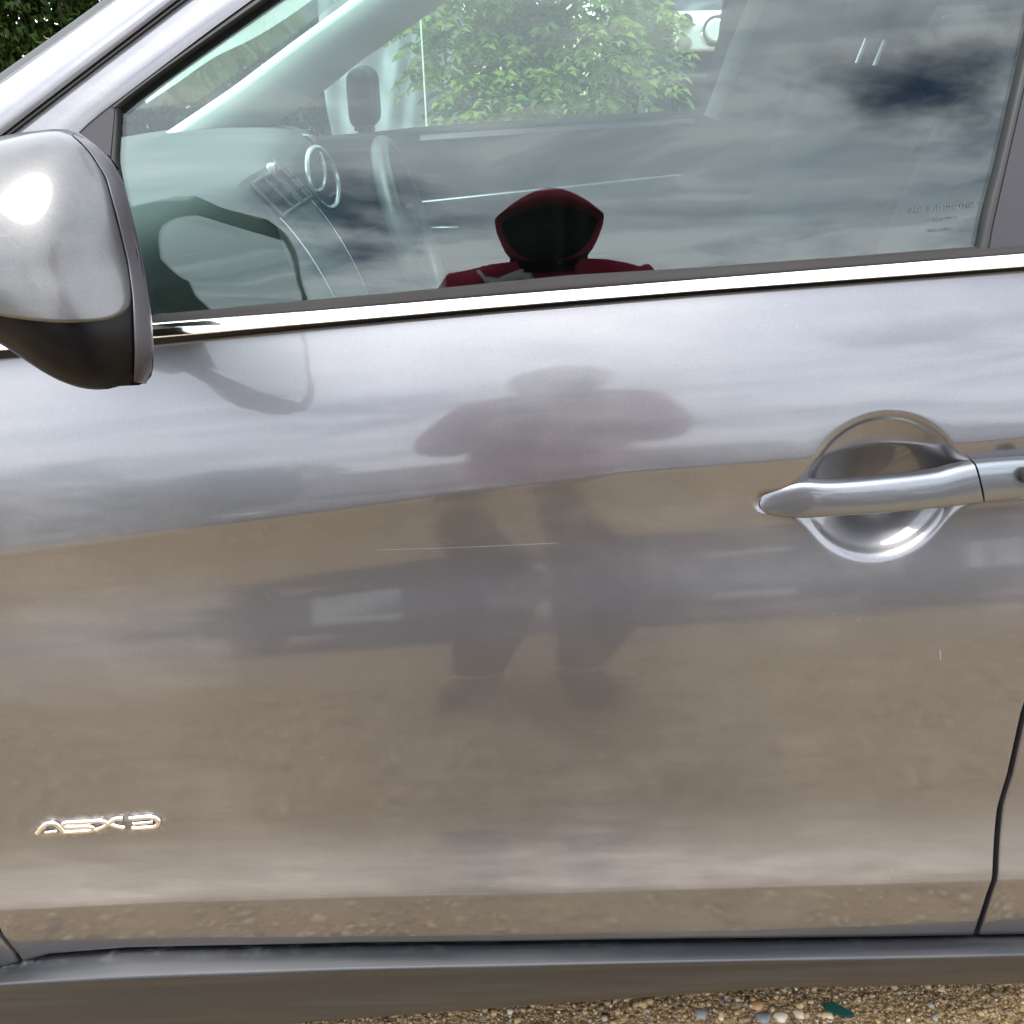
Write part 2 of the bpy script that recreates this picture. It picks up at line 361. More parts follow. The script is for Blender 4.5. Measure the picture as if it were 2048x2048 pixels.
def scatter(name, n, box, rmin, rmax, power, material, **kw):
    bm = bmesh.new(); bmesh.ops.create_icosphere(bm, subdivisions=1, radius=1.0)
    bv = np.array([v.co[:] for v in bm.verts]); bf = np.array([[v.index for v in f.verts] for f in bm.faces]); bm.free()
    nv, nf = len(bv), len(bf)
    u = rng.random(n)
    r = (rmin ** (-power) + u * (rmax ** (-power) - rmin ** (-power))) ** (-1 / power)
    pos = np.stack([rng.uniform(box[0], box[1], n), rng.uniform(box[2], box[3], n), np.zeros(n)], 1)
    pos[:, 2] = 0.006 * np.sin(pos[:, 0] * 3.1 + pos[:, 1] * 1.7) * np.cos(pos[:, 1] * 2.3 - pos[:, 0]) + r * rng.uniform(0.0, 0.55, n)
    A = rng.uniform(0, 2 * math.pi, n); ca, sa = np.cos(A), np.sin(A)
    sc = np.stack([r * rng.uniform(0.75, 1.35, n), r * rng.uniform(0.75, 1.2, n), r * rng.uniform(0.5, 0.95, n)], 1)
    jit = 1 + rng.normal(0, 0.14, (n, nv, 1))
    P = bv[None] * jit * sc[:, None, :]
    # small random tip
    tx = rng.normal(0, 0.35, n)[:, None]
    y2 = P[:, :, 1] * np.cos(tx) - P[:, :, 2] * np.sin(tx); z2 = P[:, :, 1] * np.sin(tx) + P[:, :, 2] * np.cos(tx)
    X = P[:, :, 0] * ca[:, None] - y2 * sa[:, None]; Y = P[:, :, 0] * sa[:, None] + y2 * ca[:, None]
    W = np.stack([X, Y, z2], 2) + pos[:, None, :]
    Fc = (bf[None] + (np.arange(n) * nv)[:, None, None]).reshape(-1, 3)
    me = bpy.data.meshes.new(name)
    me.vertices.add(n * nv); me.vertices.foreach_set('co', W.reshape(-1).astype(np.float32))
    me.loops.add(n * nf * 3); me.loops.foreach_set('vertex_index', Fc.reshape(-1).astype(np.int32))
    me.polygons.add(n * nf); me.polygons.foreach_set('loop_start', (np.arange(n * nf) * 3).astype(np.int32)); me.polygons.foreach_set('loop_total', np.full(n * nf, 3, np.int32))
    me.update(calc_edges=True); me.validate()
    me.materials.append(material)
    o = bpy.data.objects.new(name, me); COL.objects.link(o); tag(o, **kw); return o
scatter('gravel', 34000, (-0.70, 1.00, -0.16, 0.26), 0.0014, 0.0075, 2.6, M['pebble'], kind='stuff', label='loose brown gravel under the car sill')
scatter('gravel', 16000, (-2.6, 2.6, -3.2, -0.18), 0.004, 0.016, 2.4, M['pebble'], kind='stuff', label='loose brown gravel in front of the parked car')

scatter('gravel', 5200, (-1.6, 1.6, -1.3, -0.22), 0.0045, 0.014, 2.6, M['pebble_pale'], kind='stuff', label='pale larger stones strewn over the gravel before the car')
# ------------------------------------------------------------------ the car
car = thing('parked_car', (0.0, 0.85, 0.0), 'silver grey car with chrome window strip and black sill seen from its side', 'car')
def part(name, V, F, m_, parent=car, **kw): return mk(name, V, F, m_, parent, **kw)

# --- feature lines of the body side: pixel readings turned into x, z on the panel
def line(pts, Y):
    P = [at(px, py, y) for (px, py), y in zip(pts, Y if hasattr(Y, '__len__') else [Y] * len(pts))]; return np.array([p[0] for p in P]), np.array([p[2] for p in P])
YT = -0.004
PX_LINES = [[(0, 712), (310, 687), (600, 659), (1000, 623), (1400, 590), (2048, 541)],
            [(0, 1116), (300, 1076), (530, 1046), (954, 988), (1272, 950), (1590, 925), (1800, 905), (2048, 882)],
            [(0, 1818), (318, 1803), (742, 1792), (1060, 1786), (1484, 1773), (2048, 1755)],
            [(0, 1932), (100, 1905), (254, 1894), (700, 1885), (1400, 1876), (2048, 1866)]]
LINES = [line(p, y) for p, y in zip(PX_LINES, (YT, -0.055, -0.09, -0.085))]
def body_tilts():
    """(segment, q) -> tilt in degrees; positive leans inward going up"""
    A = [(0.0, 28.5), (0.15, 27.6), (0.30, 26), (0.46, 21.8), (0.64, 18.3), (0.93, 14), (0.965, 12.5)]
    B = [(0.004, -5), (0.05, -3), (0.09, 1), (0.14, 9), (0.20, 14), (0.245, 15), (0.30, 13), (0.345, 10), (0.375, 6.5), (0.42, 2.6), (0.5, 1.2), (0.6, 0.6), (0.75, 1.2), (0.82, 6), (0.90, 13), (0.975, 16)]
    D = [(0.06, -4), (0.5, -5), (1.0, -7)]
    return [(0 + q, t) for q, t in A] + [(1 + q, t) for q, t in B] + [(2 + q, t) for q, t in D]
TQ, TT = zip(*body_tilts())
S_ROWS = np.concatenate([np.linspace(0, 0.45, 26, endpoint=False), np.linspace(0.45, 0.94, 50, endpoint=False), np.linspace(0.94, 1.03, 24, endpoint=False),
                         np.linspace(1.03, 1.36, 88, endpoint=False), np.linspace(1.36, 1.95, 84, endpoint=False), np.linspace(1.95, 2.10, 18, endpoint=False), np.linspace(2.10, 3.0, 16)])
def column(x):
    """z and y of the body side at station x, for S_ROWS"""
    zs = [float(interp(x, *l)) for l in LINES]
    z = np.interp(S_ROWS, [0, 1, 2, 3], zs)
    t = np.radians(np.interp(S_ROWS, TQ, TT))
    y = np.zeros_like(z); y[0] = YT
    tm = np.tan((t[1:] + t[:-1]) / 2); y[1:] = YT + np.cumsum(tm * (z[1:] - z[:-1]))
    # gentle plan curvature of the side
    y = y + 0.030 * (x - 0.15) ** 2
    return z, y
for _ in range(6):
    LINES = [line(p, [float(np.interp(k, S_ROWS, column(at(px, py, -0.05)[0])[1])) for px, py in p]) for k, p in enumerate(PX_LINES)]
def bodyY(x, z):
    zc, yc = column(x); return float(np.interp(z, zc[::-1], yc[::-1]))
# handle recess
hc = on(1760, 975, bodyY); HCX, HCZ = hc[0], hc[2]
HR = 150 / 2048 * np.dot(hc - CAM, FWD) * 1.02
hl = on(1531, 1003, bodyY); hr = on(2130, 950, bodyY)
def recess(x, z):
    ax = np.array([hr[0] - hl[0], hr[2] - hl[2]]); Lh = np.linalg.norm(ax); ax = ax / Lh
    px_, pz_ = x - hl[0], z - hl[2]
    s = np.clip(px_ * ax[0] + pz_ * ax[1], 0, Lh); dx = px_ - s * ax[0]; dz = pz_ - s * ax[1]
    rad = 0.0095 + 0.008 * np.clip(s / Lh, 0, 1)
    d_tr = np.hypot(dx, dz) - rad
    d_b = np.hypot(x - HCX, (z - HCZ) * 1.03) - HR
    k = 0.028; h = np.clip(0.5 + 0.5 * (d_tr - d_b) / k, 0, 1)
    d = d_tr * (1 - h) + d_b * h - k * h * (1 - h)
    dep = 0.0042 * sstep(0.0045, -0.007, d)
    # finger bowl: its deepest point lies low, behind the bar
    ax_, az_ = 0.0, -0.25 * HR; ux_, uz_ = (x - HCX) - ax_, (z - HCZ) * 1.03 - az_
    rr = np.sqrt(ux_ ** 2 + uz_ ** 2 + 1e-9); au = (ax_ * ux_ + az_ * uz_) / rr
    Lb = -au + np.sqrt(np.maximum(au ** 2 - (ax_ ** 2 + az_ ** 2) + (HR * 0.985) ** 2, 0)); e_ = 1 - np.sqrt((rr / (Lb * 0.99)) ** 2 + 0.010); bowl = 0.040 * (0.5 * (e_ + np.sqrt(e_ * e_ + 0.0006))) ** 0.94 * (e_ > -0.4) * sstep(-0.25, -0.02, e_)
    return dep + bowl
def lx(pts, Y):
    P = [on(a, b, bodyY) for a, b in pts]; o = sorted((p[2], p[0]) for p in P); return [q[0] for q in o], [q[1] for q in o]
rz, rx = lx([(2150, 1050), (2100, 1250), (2048, 1428), (2020, 1553), (2001, 1618), (1994.5, 1685), (1991, 1752), (1980, 1788), (1958, 1856), (1950, 1885)], -0.085)
fz, fx = lx([(-40, 1500), (-30, 1780), (0, 1872), (33, 1912), (40, 1925)], -0.085)
GAP = 0.0066
def body_panel(name, xa, xb, ncol, edges=(True, True), rec=False, parent=car, dense=None, **kw):
    """xa(z), xb(z) give the edge stations"""
    us = np.linspace(0, 1, ncol) if dense is None else dense
    cols = []
    zm = column(0.0)[0]
    def col_at(u):
        z = zm.copy()
        for _ in range(4):
            xs = xa(z) + (xb(z) - xa(z)) * u
            K = np.stack([interp(xs, *l) for l in LINES], 1); i0 = np.minimum(S_ROWS.astype(int), 2); fr = S_ROWS - i0; ar = np.arange(len(xs))
            z = K[ar, i0] * (1 - fr) + K[ar, i0 + 1] * fr
        t = np.radians(np.interp(S_ROWS, TQ, TT)); y = np.zeros_like(z)
        y[1:] = np.cumsum(np.tan((t[1:] + t[:-1]) / 2) * (z[1:] - z[:-1])); y += YT + 0.030 * (xs - 0.15) ** 2
        if rec: y = y + recess(xs, z)
        return np.stack([xs, y, z], 1)
    cols = [col_at(u) for u in us]
    def fold(c, sx):
        out = []
        for k in range(1, 5):
            a = k / 4 * math.pi / 2; r = 0.0025
            d = c.copy(); d[:, 0] += sx * r * math.sin(a); d[:, 1] += r * (1 - math.cos(a)); out.append(d)
        d = out[-1].copy(); d[:, 1] += 0.018; out.append(d); return out
    if edges[0]: cols = fold(cols[0], -1)[::-1] + cols
    if edges[1]: cols = cols + fold(cols[-1], 1)
    P = np.array(cols)                       # [col][row]
    # bottom and top hems
    hem = P[:, -1:, :].copy(); hem2 = hem.copy(); hem[:, :, 1] += 0.003; hem[:, :, 2] -= 0.0012; hem2[:, :, 1] += 0.03; hem2[:, :, 2] -= 0.001
    th = P[:, :1, :].copy(); th2 = th.copy(); th[:, :, 1] += 0.004; th[:, :, 2] += 0.0005; th2[:, :, 1] += 0.012; th2[:, :, 2] -= 0.008
    P = np.concatenate([th2, th, P, hem, hem2], 1)
    V, F = sheet(P)
    return mk(name, V, F, M['paint'], parent, **kw)
fxe = lambda z: np.interp(z, fz, fx)
rxe = lambda z: np.interp(z, rz, rx)
ud = np.unique(np.concatenate([np.linspace(0, 0.70, 110), np.linspace(0.02, 0.26, 80), np.linspace(0.70, 1.0, 210)]))
door = body_panel('front_door', lambda z: fxe(z) + GAP / 2 + 0.002, lambda z: rxe(z) - GAP / 2 - 0.002, 0, rec=True, dense=ud)
rear = body_panel('rear_door', lambda z: rxe(z) + GAP / 2 + 0.002, lambda z: rxe(z) + 0.9, 60, rec=True)
wing = body_panel('front_wing', lambda z: fxe(z) - 0.55, lambda z: fxe(z) - GAP / 2 - 0.002, 40)
# dark jamb behind the shut lines
for nm, zs_, xs_ in (('door_jamb', rz, rx), ('door_jamb', fz, fx)):
    zz_ = np.linspace(0.30, 1.05, 40); P = []
    for z in zz_:
        x = float(np.interp(z, zs_, xs_)); y = bodyY(x, z) + 0.016
        P.append([(x - 0.03, y, z), (x + 0.03, y, z)])
    V, F = sheet(P); part(nm, V, F, M['void'])

# --- glass surface of the side
ZB0 = 1.06
def glassY(x, z):
    dz = z - (ZB0 + 0.063 * x)
    return 0.010 + math.tan(R(14.5)) * dz + 0.30 * dz * dz + 0.030 * (x - 0.15) ** 2
# belt: chrome moulding, seal
def belt_line(pts): return [(p[0], p[1]) for p in pts]
bl_glass = [(-60, 662), (308, 631), (600, 603), (848, 581), (1138, 552), (1400, 536), (1687, 515), (1954, 494), (2120, 481)]
bl_ctop = [(-60, 676), (310, 646), (600, 624), (1000, 590), (1400, 558), (1700, 534), (2048, 507), (2150, 499)]
bl_cbot = [(-60, 708), (310, 678), (600, 651), (1000, 616), (1400, 583), (1700, 561), (2048, 535), (2150, 527)]
def py_at(pl, px): return float(interp(px, [p[0] for p in pl], [p[1] for p in pl]))
xs_b = np.linspace(-60, 2150, 60)
P = []
for px in xs_b:
    a = at(px, py_at(bl_ctop, px), -0.003); b = at(px, py_at(bl_cbot, px), -0.011)
    row = []
    for k in range(15):
        s = k / 14; p = a * (1 - s) + b * s
        # rounded chrome section, upper face leaning back, tight lower turn
        p = p + np.array([0, -0.0012 * math.sin(math.pi * s) ** 0.8 + 0.004 * max(0, (s - 0.93) / 0.07) ** 2, 0]); row.append(p)
    row = [row[0] + np.array([0, 0.008, 0])] + row + [row[-1] + np.array([0, 0.010, 0.0])]
    P.append(row)
V, F = sheet(P); part('belt_moulding', V, F, M['chrome'], door)
P = []
for px in xs_b:
    a = on(px, py_at(bl_glass, px), glassY, -0.002); b = at(px, py_at(bl_ctop, px) + 2, -0.003)
    m1 = a * 0.72 + b * 0.28 + np.array([0, -0.0045, 0.001]); m2 = a * 0.3 + b * 0.7 + np.array([0, -0.0035, 0.0006])
    P.append([a + np.array([0, 0.004, 0.0]), a, m1, m2, b, b + np.array([0, 0.008, -0.002])])
V, F = sheet(P); part('belt_seal', V, F, M['seal'], door)
P = []
for px in xs_b:
    b = at(px, py_at(bl_cbot, px) - 1, -0.0005); c = at(px, py_at(bl_cbot, px) + 14, 0.004)
    P.append([b, c])
V, F = sheet(P); part('gap_seal', V, F, M['void'], door)

# --- door window frame, seals, sail panel
top_glass = [(233, 222), (241, 213), (260, 196), (326, 147), (435, 70), (536, 0), (700, -108), (900, -215), (1150, -310), (1500, -390), (2110, -430)]
def poly_pts(pl, f, off=0.0): return [on(px, py, f, off) for px, py in pl]
def resample(pl, n):
    pl = np.asarray(pl, float); d = np.concatenate([[0], np.cumsum(np.linalg.norm(np.diff(pl, axis=0), axis=1))])
    s = np.linspace(0, d[-1], n); return np.stack([np.interp(s, d, pl[:, k]) for k in range(pl.shape[1])], 1)
def strip(name, la, lb, fa, m_, parent, n=50, bulge=0.0, k=6, f=None, depth=0.012, cross=None):
    """band between two pixel polylines on the surface f, raised by fa (proud), with turned-in edges"""
    f = f or glassY; A = resample(la, n); B = resample(lb, n); P = []
    for a, b in zip(A, B):
        row = []
        for j in range(k + 1):
            s = j / k; q = a * (1 - s) + b * s
            off = fa - bulge * math.sin(math.pi * s) if cross is None else fa + cross(s)
            row.append(on(q[0], q[1], f, off))
        row = [row[0] + np.array([0, depth, 0])] + row + [row[-1] + np.array([0, depth, 0])]
        P.append(row)
    V, F = sheet(P)
    return part(name, V, F, m_, parent, sharp=50)
seal_in = [(222, 214), (241, 209), (326, 143), (435, 66), (536, -4), (700, -112), (900, -219), (1150, -314), (1500, -394), (2110, -434)]
seal_in = [(238, 216), (262, 195), (326, 146), (435, 69), (536, -1), (700, -109), (900, -216), (1150, -311), (1500, -391), (2110, -431)]
seal_out = [(218, 213), (246, 191), (310, 143), (418, 64), (520, -11), (690, -122), (890, -234), (1140, -330), (1490, -410), (2110, -450)]
frame_out = [(-60, 332), (20, 274), (60, 243), (190, 142), (366, 8), (560, -130), (760, -260), (1050, -390), (1450, -480), (2110, -520)]
frame_in = [(140, 282), (166, 256), (196, 230), (240, 197), (412, 66), (514, -8), (686, -120), (886, -232), (1136, -326), (1486, -406), (2110, -446)]
frame_in = [(60, 345)] + frame_in
strip('window_frame', frame_in, frame_out, -0.010, M['paint'], door, 60, 0.002, 8, cross=lambda s: -0.0035 * math.sin(math.pi * min(1, s * 1.0)) + 0.004 * s * s)
strip('window_seal', seal_in, seal_out, -0.007, M['rubber'], door, 60, 0.004, 6)
# seal down the front edge of the glass
strip('window_seal', [(236, 212), (235, 254), (231, 326), (239, 366), (300, 640)], [(226, 208), (222, 256), (216, 326), (222, 372), (284, 650)], -0.006, M['rubber'], door, 30, 0.002, 4)
sail = [(120, 300), (149, 268), (190, 234), (224, 210), (229, 214), (226, 254), (219, 326), (226, 372), (290, 655), (120, 690), (60, 400)]
V, F = extrude_outline(poly_pts(sail, glassY, -0.009)[::-1], (0, 0.02, 0)); part('sail_panel', V, F, M['pillar'], door, smooth=False)

# --- side glass (4 mm thick)
P = []
for v in np.linspace(0, 1, 80):
    row = []
    for u in np.linspace(0, 1, 140):
        x = -0.60 + 1.13 * u; z = (ZB0 + 0.063 * x - 0.05) + 0.58 * v; row.append((x, glassY(x, z), z))
    P.append(row)
Vg, Fg = sheet(P)
def clip_glass(xmax_f, Vg=Vg, Fg=Fg): return Fg
V2 = [np.array(p) + np.array([0, 0.004, 0.0]) for p in Vg]; n_ = len(Vg)
fl_ = sorted((p[0], p[2]) for p in (on(px, py, glassY) for px, py in seal_out)); flx, flz = [q[0] for q in fl_], [q[1] for q in fl_]
Fg = [f for f in Fg if np.mean([Vg[i][2] for i in f]) < float(interp(np.mean([Vg[i][0] for i in f]), flx, flz)) + 0.004]
part('window_glass', list(Vg) + V2, Fg + [tuple(i + n_ for i in f)[::-1] for f in Fg], M['glass'], door)

# --- B pillar trims and the rear window's dark film
bp_l = [(1954, 498), (1975, 415), (1998, 329), (2050, 89), (2090, -110), (2120, -300)]
strip('pillar_seal', [(1958, 497), (1972, 425), (2000, 318), (2052, 89), (2092, -110), (2122, -300)], [(1978, 507), (1988, 450), (2012, 345), (2066, 110), (2106, -90), (2136, -290)], -0.006, M['rubber'], door, 30, 0.003, 6)
strip('pillar_trim', [(1976, 513), (1986, 455), (2011, 345), (2065, 110), (2105, -90), (2135, -290)], [(2130, 502), (2140, 440), (2170, 320), (2220, 110), (2260, -90), (2290, -290)], -0.008, M['pillar'], car, 30, 0.0, 3)

# --- A pillar (body side) outside of the door frame
seam = [(-60, 337), (0, 284), (60, 238), (190, 138), (366, 3), (560, -136), (760, -266), (1050, -398), (1450, -490), (2110, -530)]
strip('pillar_seam', [(p[0] + 4, p[1] + 4) for p in seam], [(p[0] - 9, p[1] - 9) for p in seam], -0.001, M['rubber'], car, 60, 0.005, 5)
scr_edge = [(-160, 268), (-60, 204), (0, 163), (110, 85), (216, 8), (420, -140), (640, -270), (950, -410), (1400, -520), (2110, -590)]
seam_o = [(p[0] - 7, p[1] - 7) for p in seam]
def pil_cross(s): return -0.008 - 0.004 * math.sin(math.pi * min(1, s * 1.3)) + 0.055 * s ** 3
strip('a_pillar', seam_o, scr_edge, 0.0, M['paint'], car, 60, 0, 14, cross=pil_cross)
strip('pillar_lining', [(p[0] + 14, p[1] + 12) for p in seal_in[:]], scr_edge, 0.024, M['capping'], car, 50, 0, 8, cross=lambda s: 0.05 * s ** 3)
scr_out = [(p[0] - 10, p[1] - 9) for p in scr_edge]
strip('windscreen_trim', scr_edge, scr_out, 0.048, M['rubber'], car, 60, 0, 4, cross=lambda s: 0.010 * s)
# windscreen: from the near pillar across to the far one
WS = []
for (px, py) in resample([(-420, 440), (-160, 260), (0, 155), (212, 2), (420, -148), (640, -282)], 14):
    p = on(px, py, glassY, 0.058); row = []
    for k in range(17):
        s = k / 16; y = p[1] * (1 - s) + (1.74 - p[1]) * s
        row.append((p[0] - 0.035 * (1 - (2 * s - 1) ** 2), y, p[2] + 0.015 * (1 - (2 * s - 1) ** 2)))
    WS.append(row)
V, F = sheet(WS); part('windscreen', V, F, M['screen'])
FB = []
for r_ in WS:
    a, b = np.array(r_[0]), np.array(r_[2]); FB.append([a * (1 - k / 4) + b * (k / 4) + np.array([0.006, 0, -0.006]) for k in range(5)])
V, F = sheet(FB); part('windscreen_border', V, F, M['void'])

# --- sill
s_top = [(-80, 1945), (33, 1913), (120, 1903), (254, 1895), (700, 1888), (1400, 1879), (2048, 1869), (2150, 1868)]
s_hi = [(-80, 1950), (33, 1930), (120, 1916), (254, 1904), (700, 1893), (1400, 1885), (2048, 1873), (2150, 1872)]
s_fold = [(-80, 1974), (0, 1967), (362, 1950), (700, 1938), (1400, 1922), (2048, 1909), (2150, 1907)]
s_bot = [(-80, 2092), (200, 2076), (700, 2038), (1100, 2008), (1400, 1987), (1534, 1976), (1800, 1971), (2048, 1967), (2150, 1966)]
P = []
for px in np.linspace(-80, 2150, 90):
    q = lambda l: py_at(l, px)
    a = at(px, q(s_top), -0.080); h = at(px, q(s_hi), -0.092); f_ = at(px, q(s_fold), -0.121); b = at(px, q(s_bot), -0.085)
    mid = f_ * 0.5 + b * 0.5 + np.array([0, -0.006, 0])
    prof = [a + np.array([0, 0.05, 0.004]), a + np.array([0, 0.02, -0.001]), a, h, h * 0.97 + f_ * 0.03, h * 0.6 + f_ * 0.4 + np.array([0, -0.001, 0.001]), h * 0.1 + f_ * 0.9 + np.array([0, -0.0005, 0.0]),
            f_ + np.array([0, -0.001, -0.002]), f_ * 0.94 + b * 0.06 + np.array([0, -0.0005, 0]), f_ * 0.75 + b * 0.25 + np.array([0, 0.004, 0]), mid + np.array([0, 0.003, 0]), f_ * 0.25 + b * 0.75 + np.array([0, -0.002, 0]), f_ * 0.06 + b * 0.94, b, b + np.array([0, 0.008, -0.006]), b + np.array([0, 0.06, -0.006])]
    P.append(prof)
V, F = sheet(P); so_ = part('sill', V, F, M['sill'])
ra_ = so_.data.attributes.new('residue', 'FLOAT', 'POINT'); nr_ = len(P[0])
ra_.data.foreach_set('value', [[0, 1, 1, 0.9, 0.35, 0.05][i % nr_] * (0.35 + 0.65 * max(0, 1 - i / nr_ / 40)) if i % nr_ < 6 else 0.0 for i in range(len(V))])
mb = MB(); mb.box((-1.2, -0.02, 0.24), (1.6, 1.72, 0.30)); mb.build('floor_pan', M['void'], car, smooth=False)
mb = MB(); mb.box((-1.0, -0.045, 0.30), (1.4, 0.0, 0.40)); mb.build('inner_sill', M['void'], car, smooth=False)

# --- handle
def handle_loft(name, tops, bots, x_end_round=True, Yf=None, parent=door, m_=None, thick=0.0105):
    P = []; Yf = bodyY(hc[0], hc[2]) - 0.012 if Yf is None else Yf
    n = 60; sm = lambda l: resample([(p[0], p[1]) for p in smoothpath([(a, b, 0) for a, b in l], 6)], n); A = sm(tops); B = sm(bots)
    for i, (a, b) in enumerate(zip(A, B)):
        s = i / (n - 1); row = []
        rise = 1 - (1 - min(1.0, s / 0.8)) ** 2.4 if x_end_round else 1.0
        yo = 0.009 * (1 - rise)
        ta = at(a[0], a[1], Yf + yo + 0.004); tb = at(b[0], b[1], Yf + yo + 0.006)
        mid = (ta + tb) / 2; hh = (ta - tb) / 2
        for k in range(22):
            ang = math.pi * 2 * k / 22
            c_, s_ = math.cos(ang), math.sin(ang)
            e = 0.52
            yy = -math.copysign(abs(c_) ** e, c_) * thick * (0.62 + 0.38 * rise); hhk = math.copysign(abs(s_) ** 0.62, s_)
            row.append(mid + hh * hhk + np.array([0, yy + 0.006 * (1 - rise) + 0.0044 * hhk, 0]))
        P.append(row)
    V, F = sheet(P, closed_v=True, flip=True); F.append(tuple(range(22))); F.append(tuple(range((n - 1) * 22, n * 22))[::-1])
    o = mk(name, V, F, m_ or M['handle'], parent, sharp=60); o.data.materials.append(M['black'])
    for p_ in o.data.polygons:
        if p_.normal.y > 0.35: p_.material_index = 1       # unpainted rear of the grip
    return o
h_top = [(1519, 1002), (1521, 993), (1530, 986), (1550, 979), (1585, 970), (1616, 965.5), (1653, 966), (1700, 963), (1759, 957), (1864, 945), (1908, 934), (1946, 926)]
h_bot = [(1519, 1008), (1523, 1020), (1540, 1027), (1575, 1031), (1612, 1031), (1640, 1028), (1680, 1024), (1759, 1018), (1852, 1009), (1908, 1003), (1956, 997)]
handle_loft('door_handle', h_top, h_bot)
handle_loft('handle_cap', [(1950, 925.5), (2000, 921), (2048, 918), (2110, 916)], [(1960, 996.5), (2000, 992), (2048, 986), (2110, 978)], False)
mb = MB(); lk = at(2060, 951, bodyY(hc[0], hc[2]) - 0.0232); mb.tube([lk + np.array([0, 0.004, 0]), lk, lk + np.array([0, -0.0012, 0])], [0.0085, 0.0085, 0.0075], 20); mb.build('lock_cylinder', M['void'], door)

# --- badge
def badge_pt(zx, zy, off=-0.0015):
    px, py = zx * 700 / 1932, 1550 + zy * 700 / 1932
    return on(px, py, bodyY, off)
def stroke(pl, r=0.0028):
    pts = smoothpath([badge_pt(*p) for p in pl], 6)
    mb = MB(); mb.tube(pts, r, 10, flat=0.85, up=(0, -1, 0)); return mb
def letter(strokes):
    mb = MB()
    for s_ in strokes:
        t_ = stroke(*s_) if isinstance(s_, tuple) and isinstance(s_[0], list) else stroke(s_); mb.add(t_.v, t_.f)
    return mb
BADGE0 = len(bpy.data.objects)
badge = letter([[(205, 322), (240, 282), (265, 268), (295, 266), (318, 278), (345, 306), (356, 314)], ([(252, 318), (285, 313), (318, 311)], 0.0022)]).build('badge_letter', M['badge'], door)
letter([[(548, 252), (480, 258), (372, 263), (352, 274), (366, 286), (480, 284), (508, 288), (512, 300), (490, 308), (352, 316)]]).build('badge_letter', M['badge'], door)
letter([[(545, 252), (572, 256), (600, 268), (650, 284), (688, 292)], [(680, 240), (640, 242), (608, 262), (575, 284), (530, 304)]]).build('badge_letter', M['badge'], door)
letter([[(716, 240), (780, 234), (838, 232), (866, 244), (876, 258), (868, 276), (840, 287), (732, 294)], ([(734, 268), (790, 264), (846, 258)], 0.0020)]).build('badge_letter', M['badge'], door)
# old wax and dust caught round the badge letters
bp_ = np.array([v.co[:] for o_ in door.children if o_.name.startswith('badge_letter') for v in o_.data.vertices])[:, [0, 2]]
dv_ = np.array([v.co[:] for v in door.data.vertices])[:, [0, 2]]; dd_ = np.full(len(dv_), 9.0)
near_ = np.where((dv_[:, 0] < bp_[:, 0].max() + .03) & (dv_[:, 0] > bp_[:, 0].min() - .03) & (abs(dv_[:, 1] - bp_[:, 1].mean()) < .05))[0]
for i in near_: dd_[i] = np.hypot(*(bp_ - dv_[i]).T).min()
ra_ = door.data.attributes.new('residue', 'FLOAT', 'POINT'); ra_.data.foreach_set('value', np.clip(1 - (dd_ - 0.001) / 0.006, 0, 1).astype(np.float32))
# scratches in the lacquer
def scratch(pl, r=0.0003):
    mb = MB(); mb.tube([on(px, py, bodyY, -0.0001) for px, py in pl], r, 5, up=(0, -1, 0)); return mb.build('scratch', M['scratch'], door)
M['scratch'] = simple('pale_scratch', (0.24, 0.235, 0.23), 0.6)
scratch([(752, 1100), (900, 1096), (1120, 1086)], 0.00008); scratch([(1880, 1300), (1881, 1320)], 0.0003); scratch([(1783, 1738), (1777, 1760)], 0.00014)

# --- wing mirror
MY = -0.205
m_out = [(-170, 330), (-90, 285), (0, 272), (60, 262), (120, 258), (149, 264), (182, 287), (217, 319), (246, 370), (272, 471), (290, 562), (301, 634), (306, 700), (306, 737), (298, 760), (275, 771), (240, 769), (188, 762), (114, 742), (57, 714), (0, 660), (-70, 590), (-140, 500), (-180, 410)]
c_out = [(-165, 340), (-90, 294), (0, 282), (54, 269), (110, 262.5), (136, 267), (160, 285), (181, 308), (210, 355), (232, 435), (254, 525), (262, 587), (260, 610), (246, 627), (217, 638), (165, 643), (109, 643), (50, 637), (0, 629), (-60, 608), (-130, 520), (-170, 420)]
def closed_resample(pl, n):
    pl = list(pl) + [pl[0]]; return resample(smoothpath([(p[0], p[1], 0) for p in pl], 6), n + 1)[:-1, :2]
MZ0 = at(60, 520, MY)[2]; MSL = 0.34
def mplane(z): return MY + MSL * (z - MZ0)
MO = [on(px, py, lambda x, z: mplane(z)) for px, py in closed_resample(m_out, 96)]
mo2 = np.array([[p[0], p[2]] for p in MO])
mc = mo2.mean(0) + np.array([0.0, 0.0])
_th = np.arctan2(mo2[:, 1] - mc[1], mo2[:, 0] - mc[0]); _rr = np.hypot(mo2[:, 0] - mc[0], mo2[:, 1] - mc[1]); _o = np.argsort(_th)
_tg = np.linspace(-math.pi, math.pi, 257)[:-1]; _rg = np.interp(_tg, np.concatenate([_th[_o] - 2 * math.pi, _th[_o], _th[_o] + 2 * math.pi]), np.tile(_rr[_o], 3))
_f = np.fft.rfft(_rg); _f[6:] = 0; _rg = np.fft.irfft(_f, 256); _th, _rr, _o = _tg, _rg, np.arange(256)
_th = np.concatenate([_th[_o] - 2 * math.pi, _th[_o], _th[_o] + 2 * math.pi]); _rr = np.tile(_rr[_o], 3)
def pillow(x, z):
    """outboard dome of the mirror at x, z"""
    s = math.hypot(x - mc[0], z - mc[1]) / float(np.interp(math.atan2(z - mc[1], x - mc[0]), _th, _rr))
    return 0.058 * max(0.0, 1 - s ** 2.5) ** 0.56
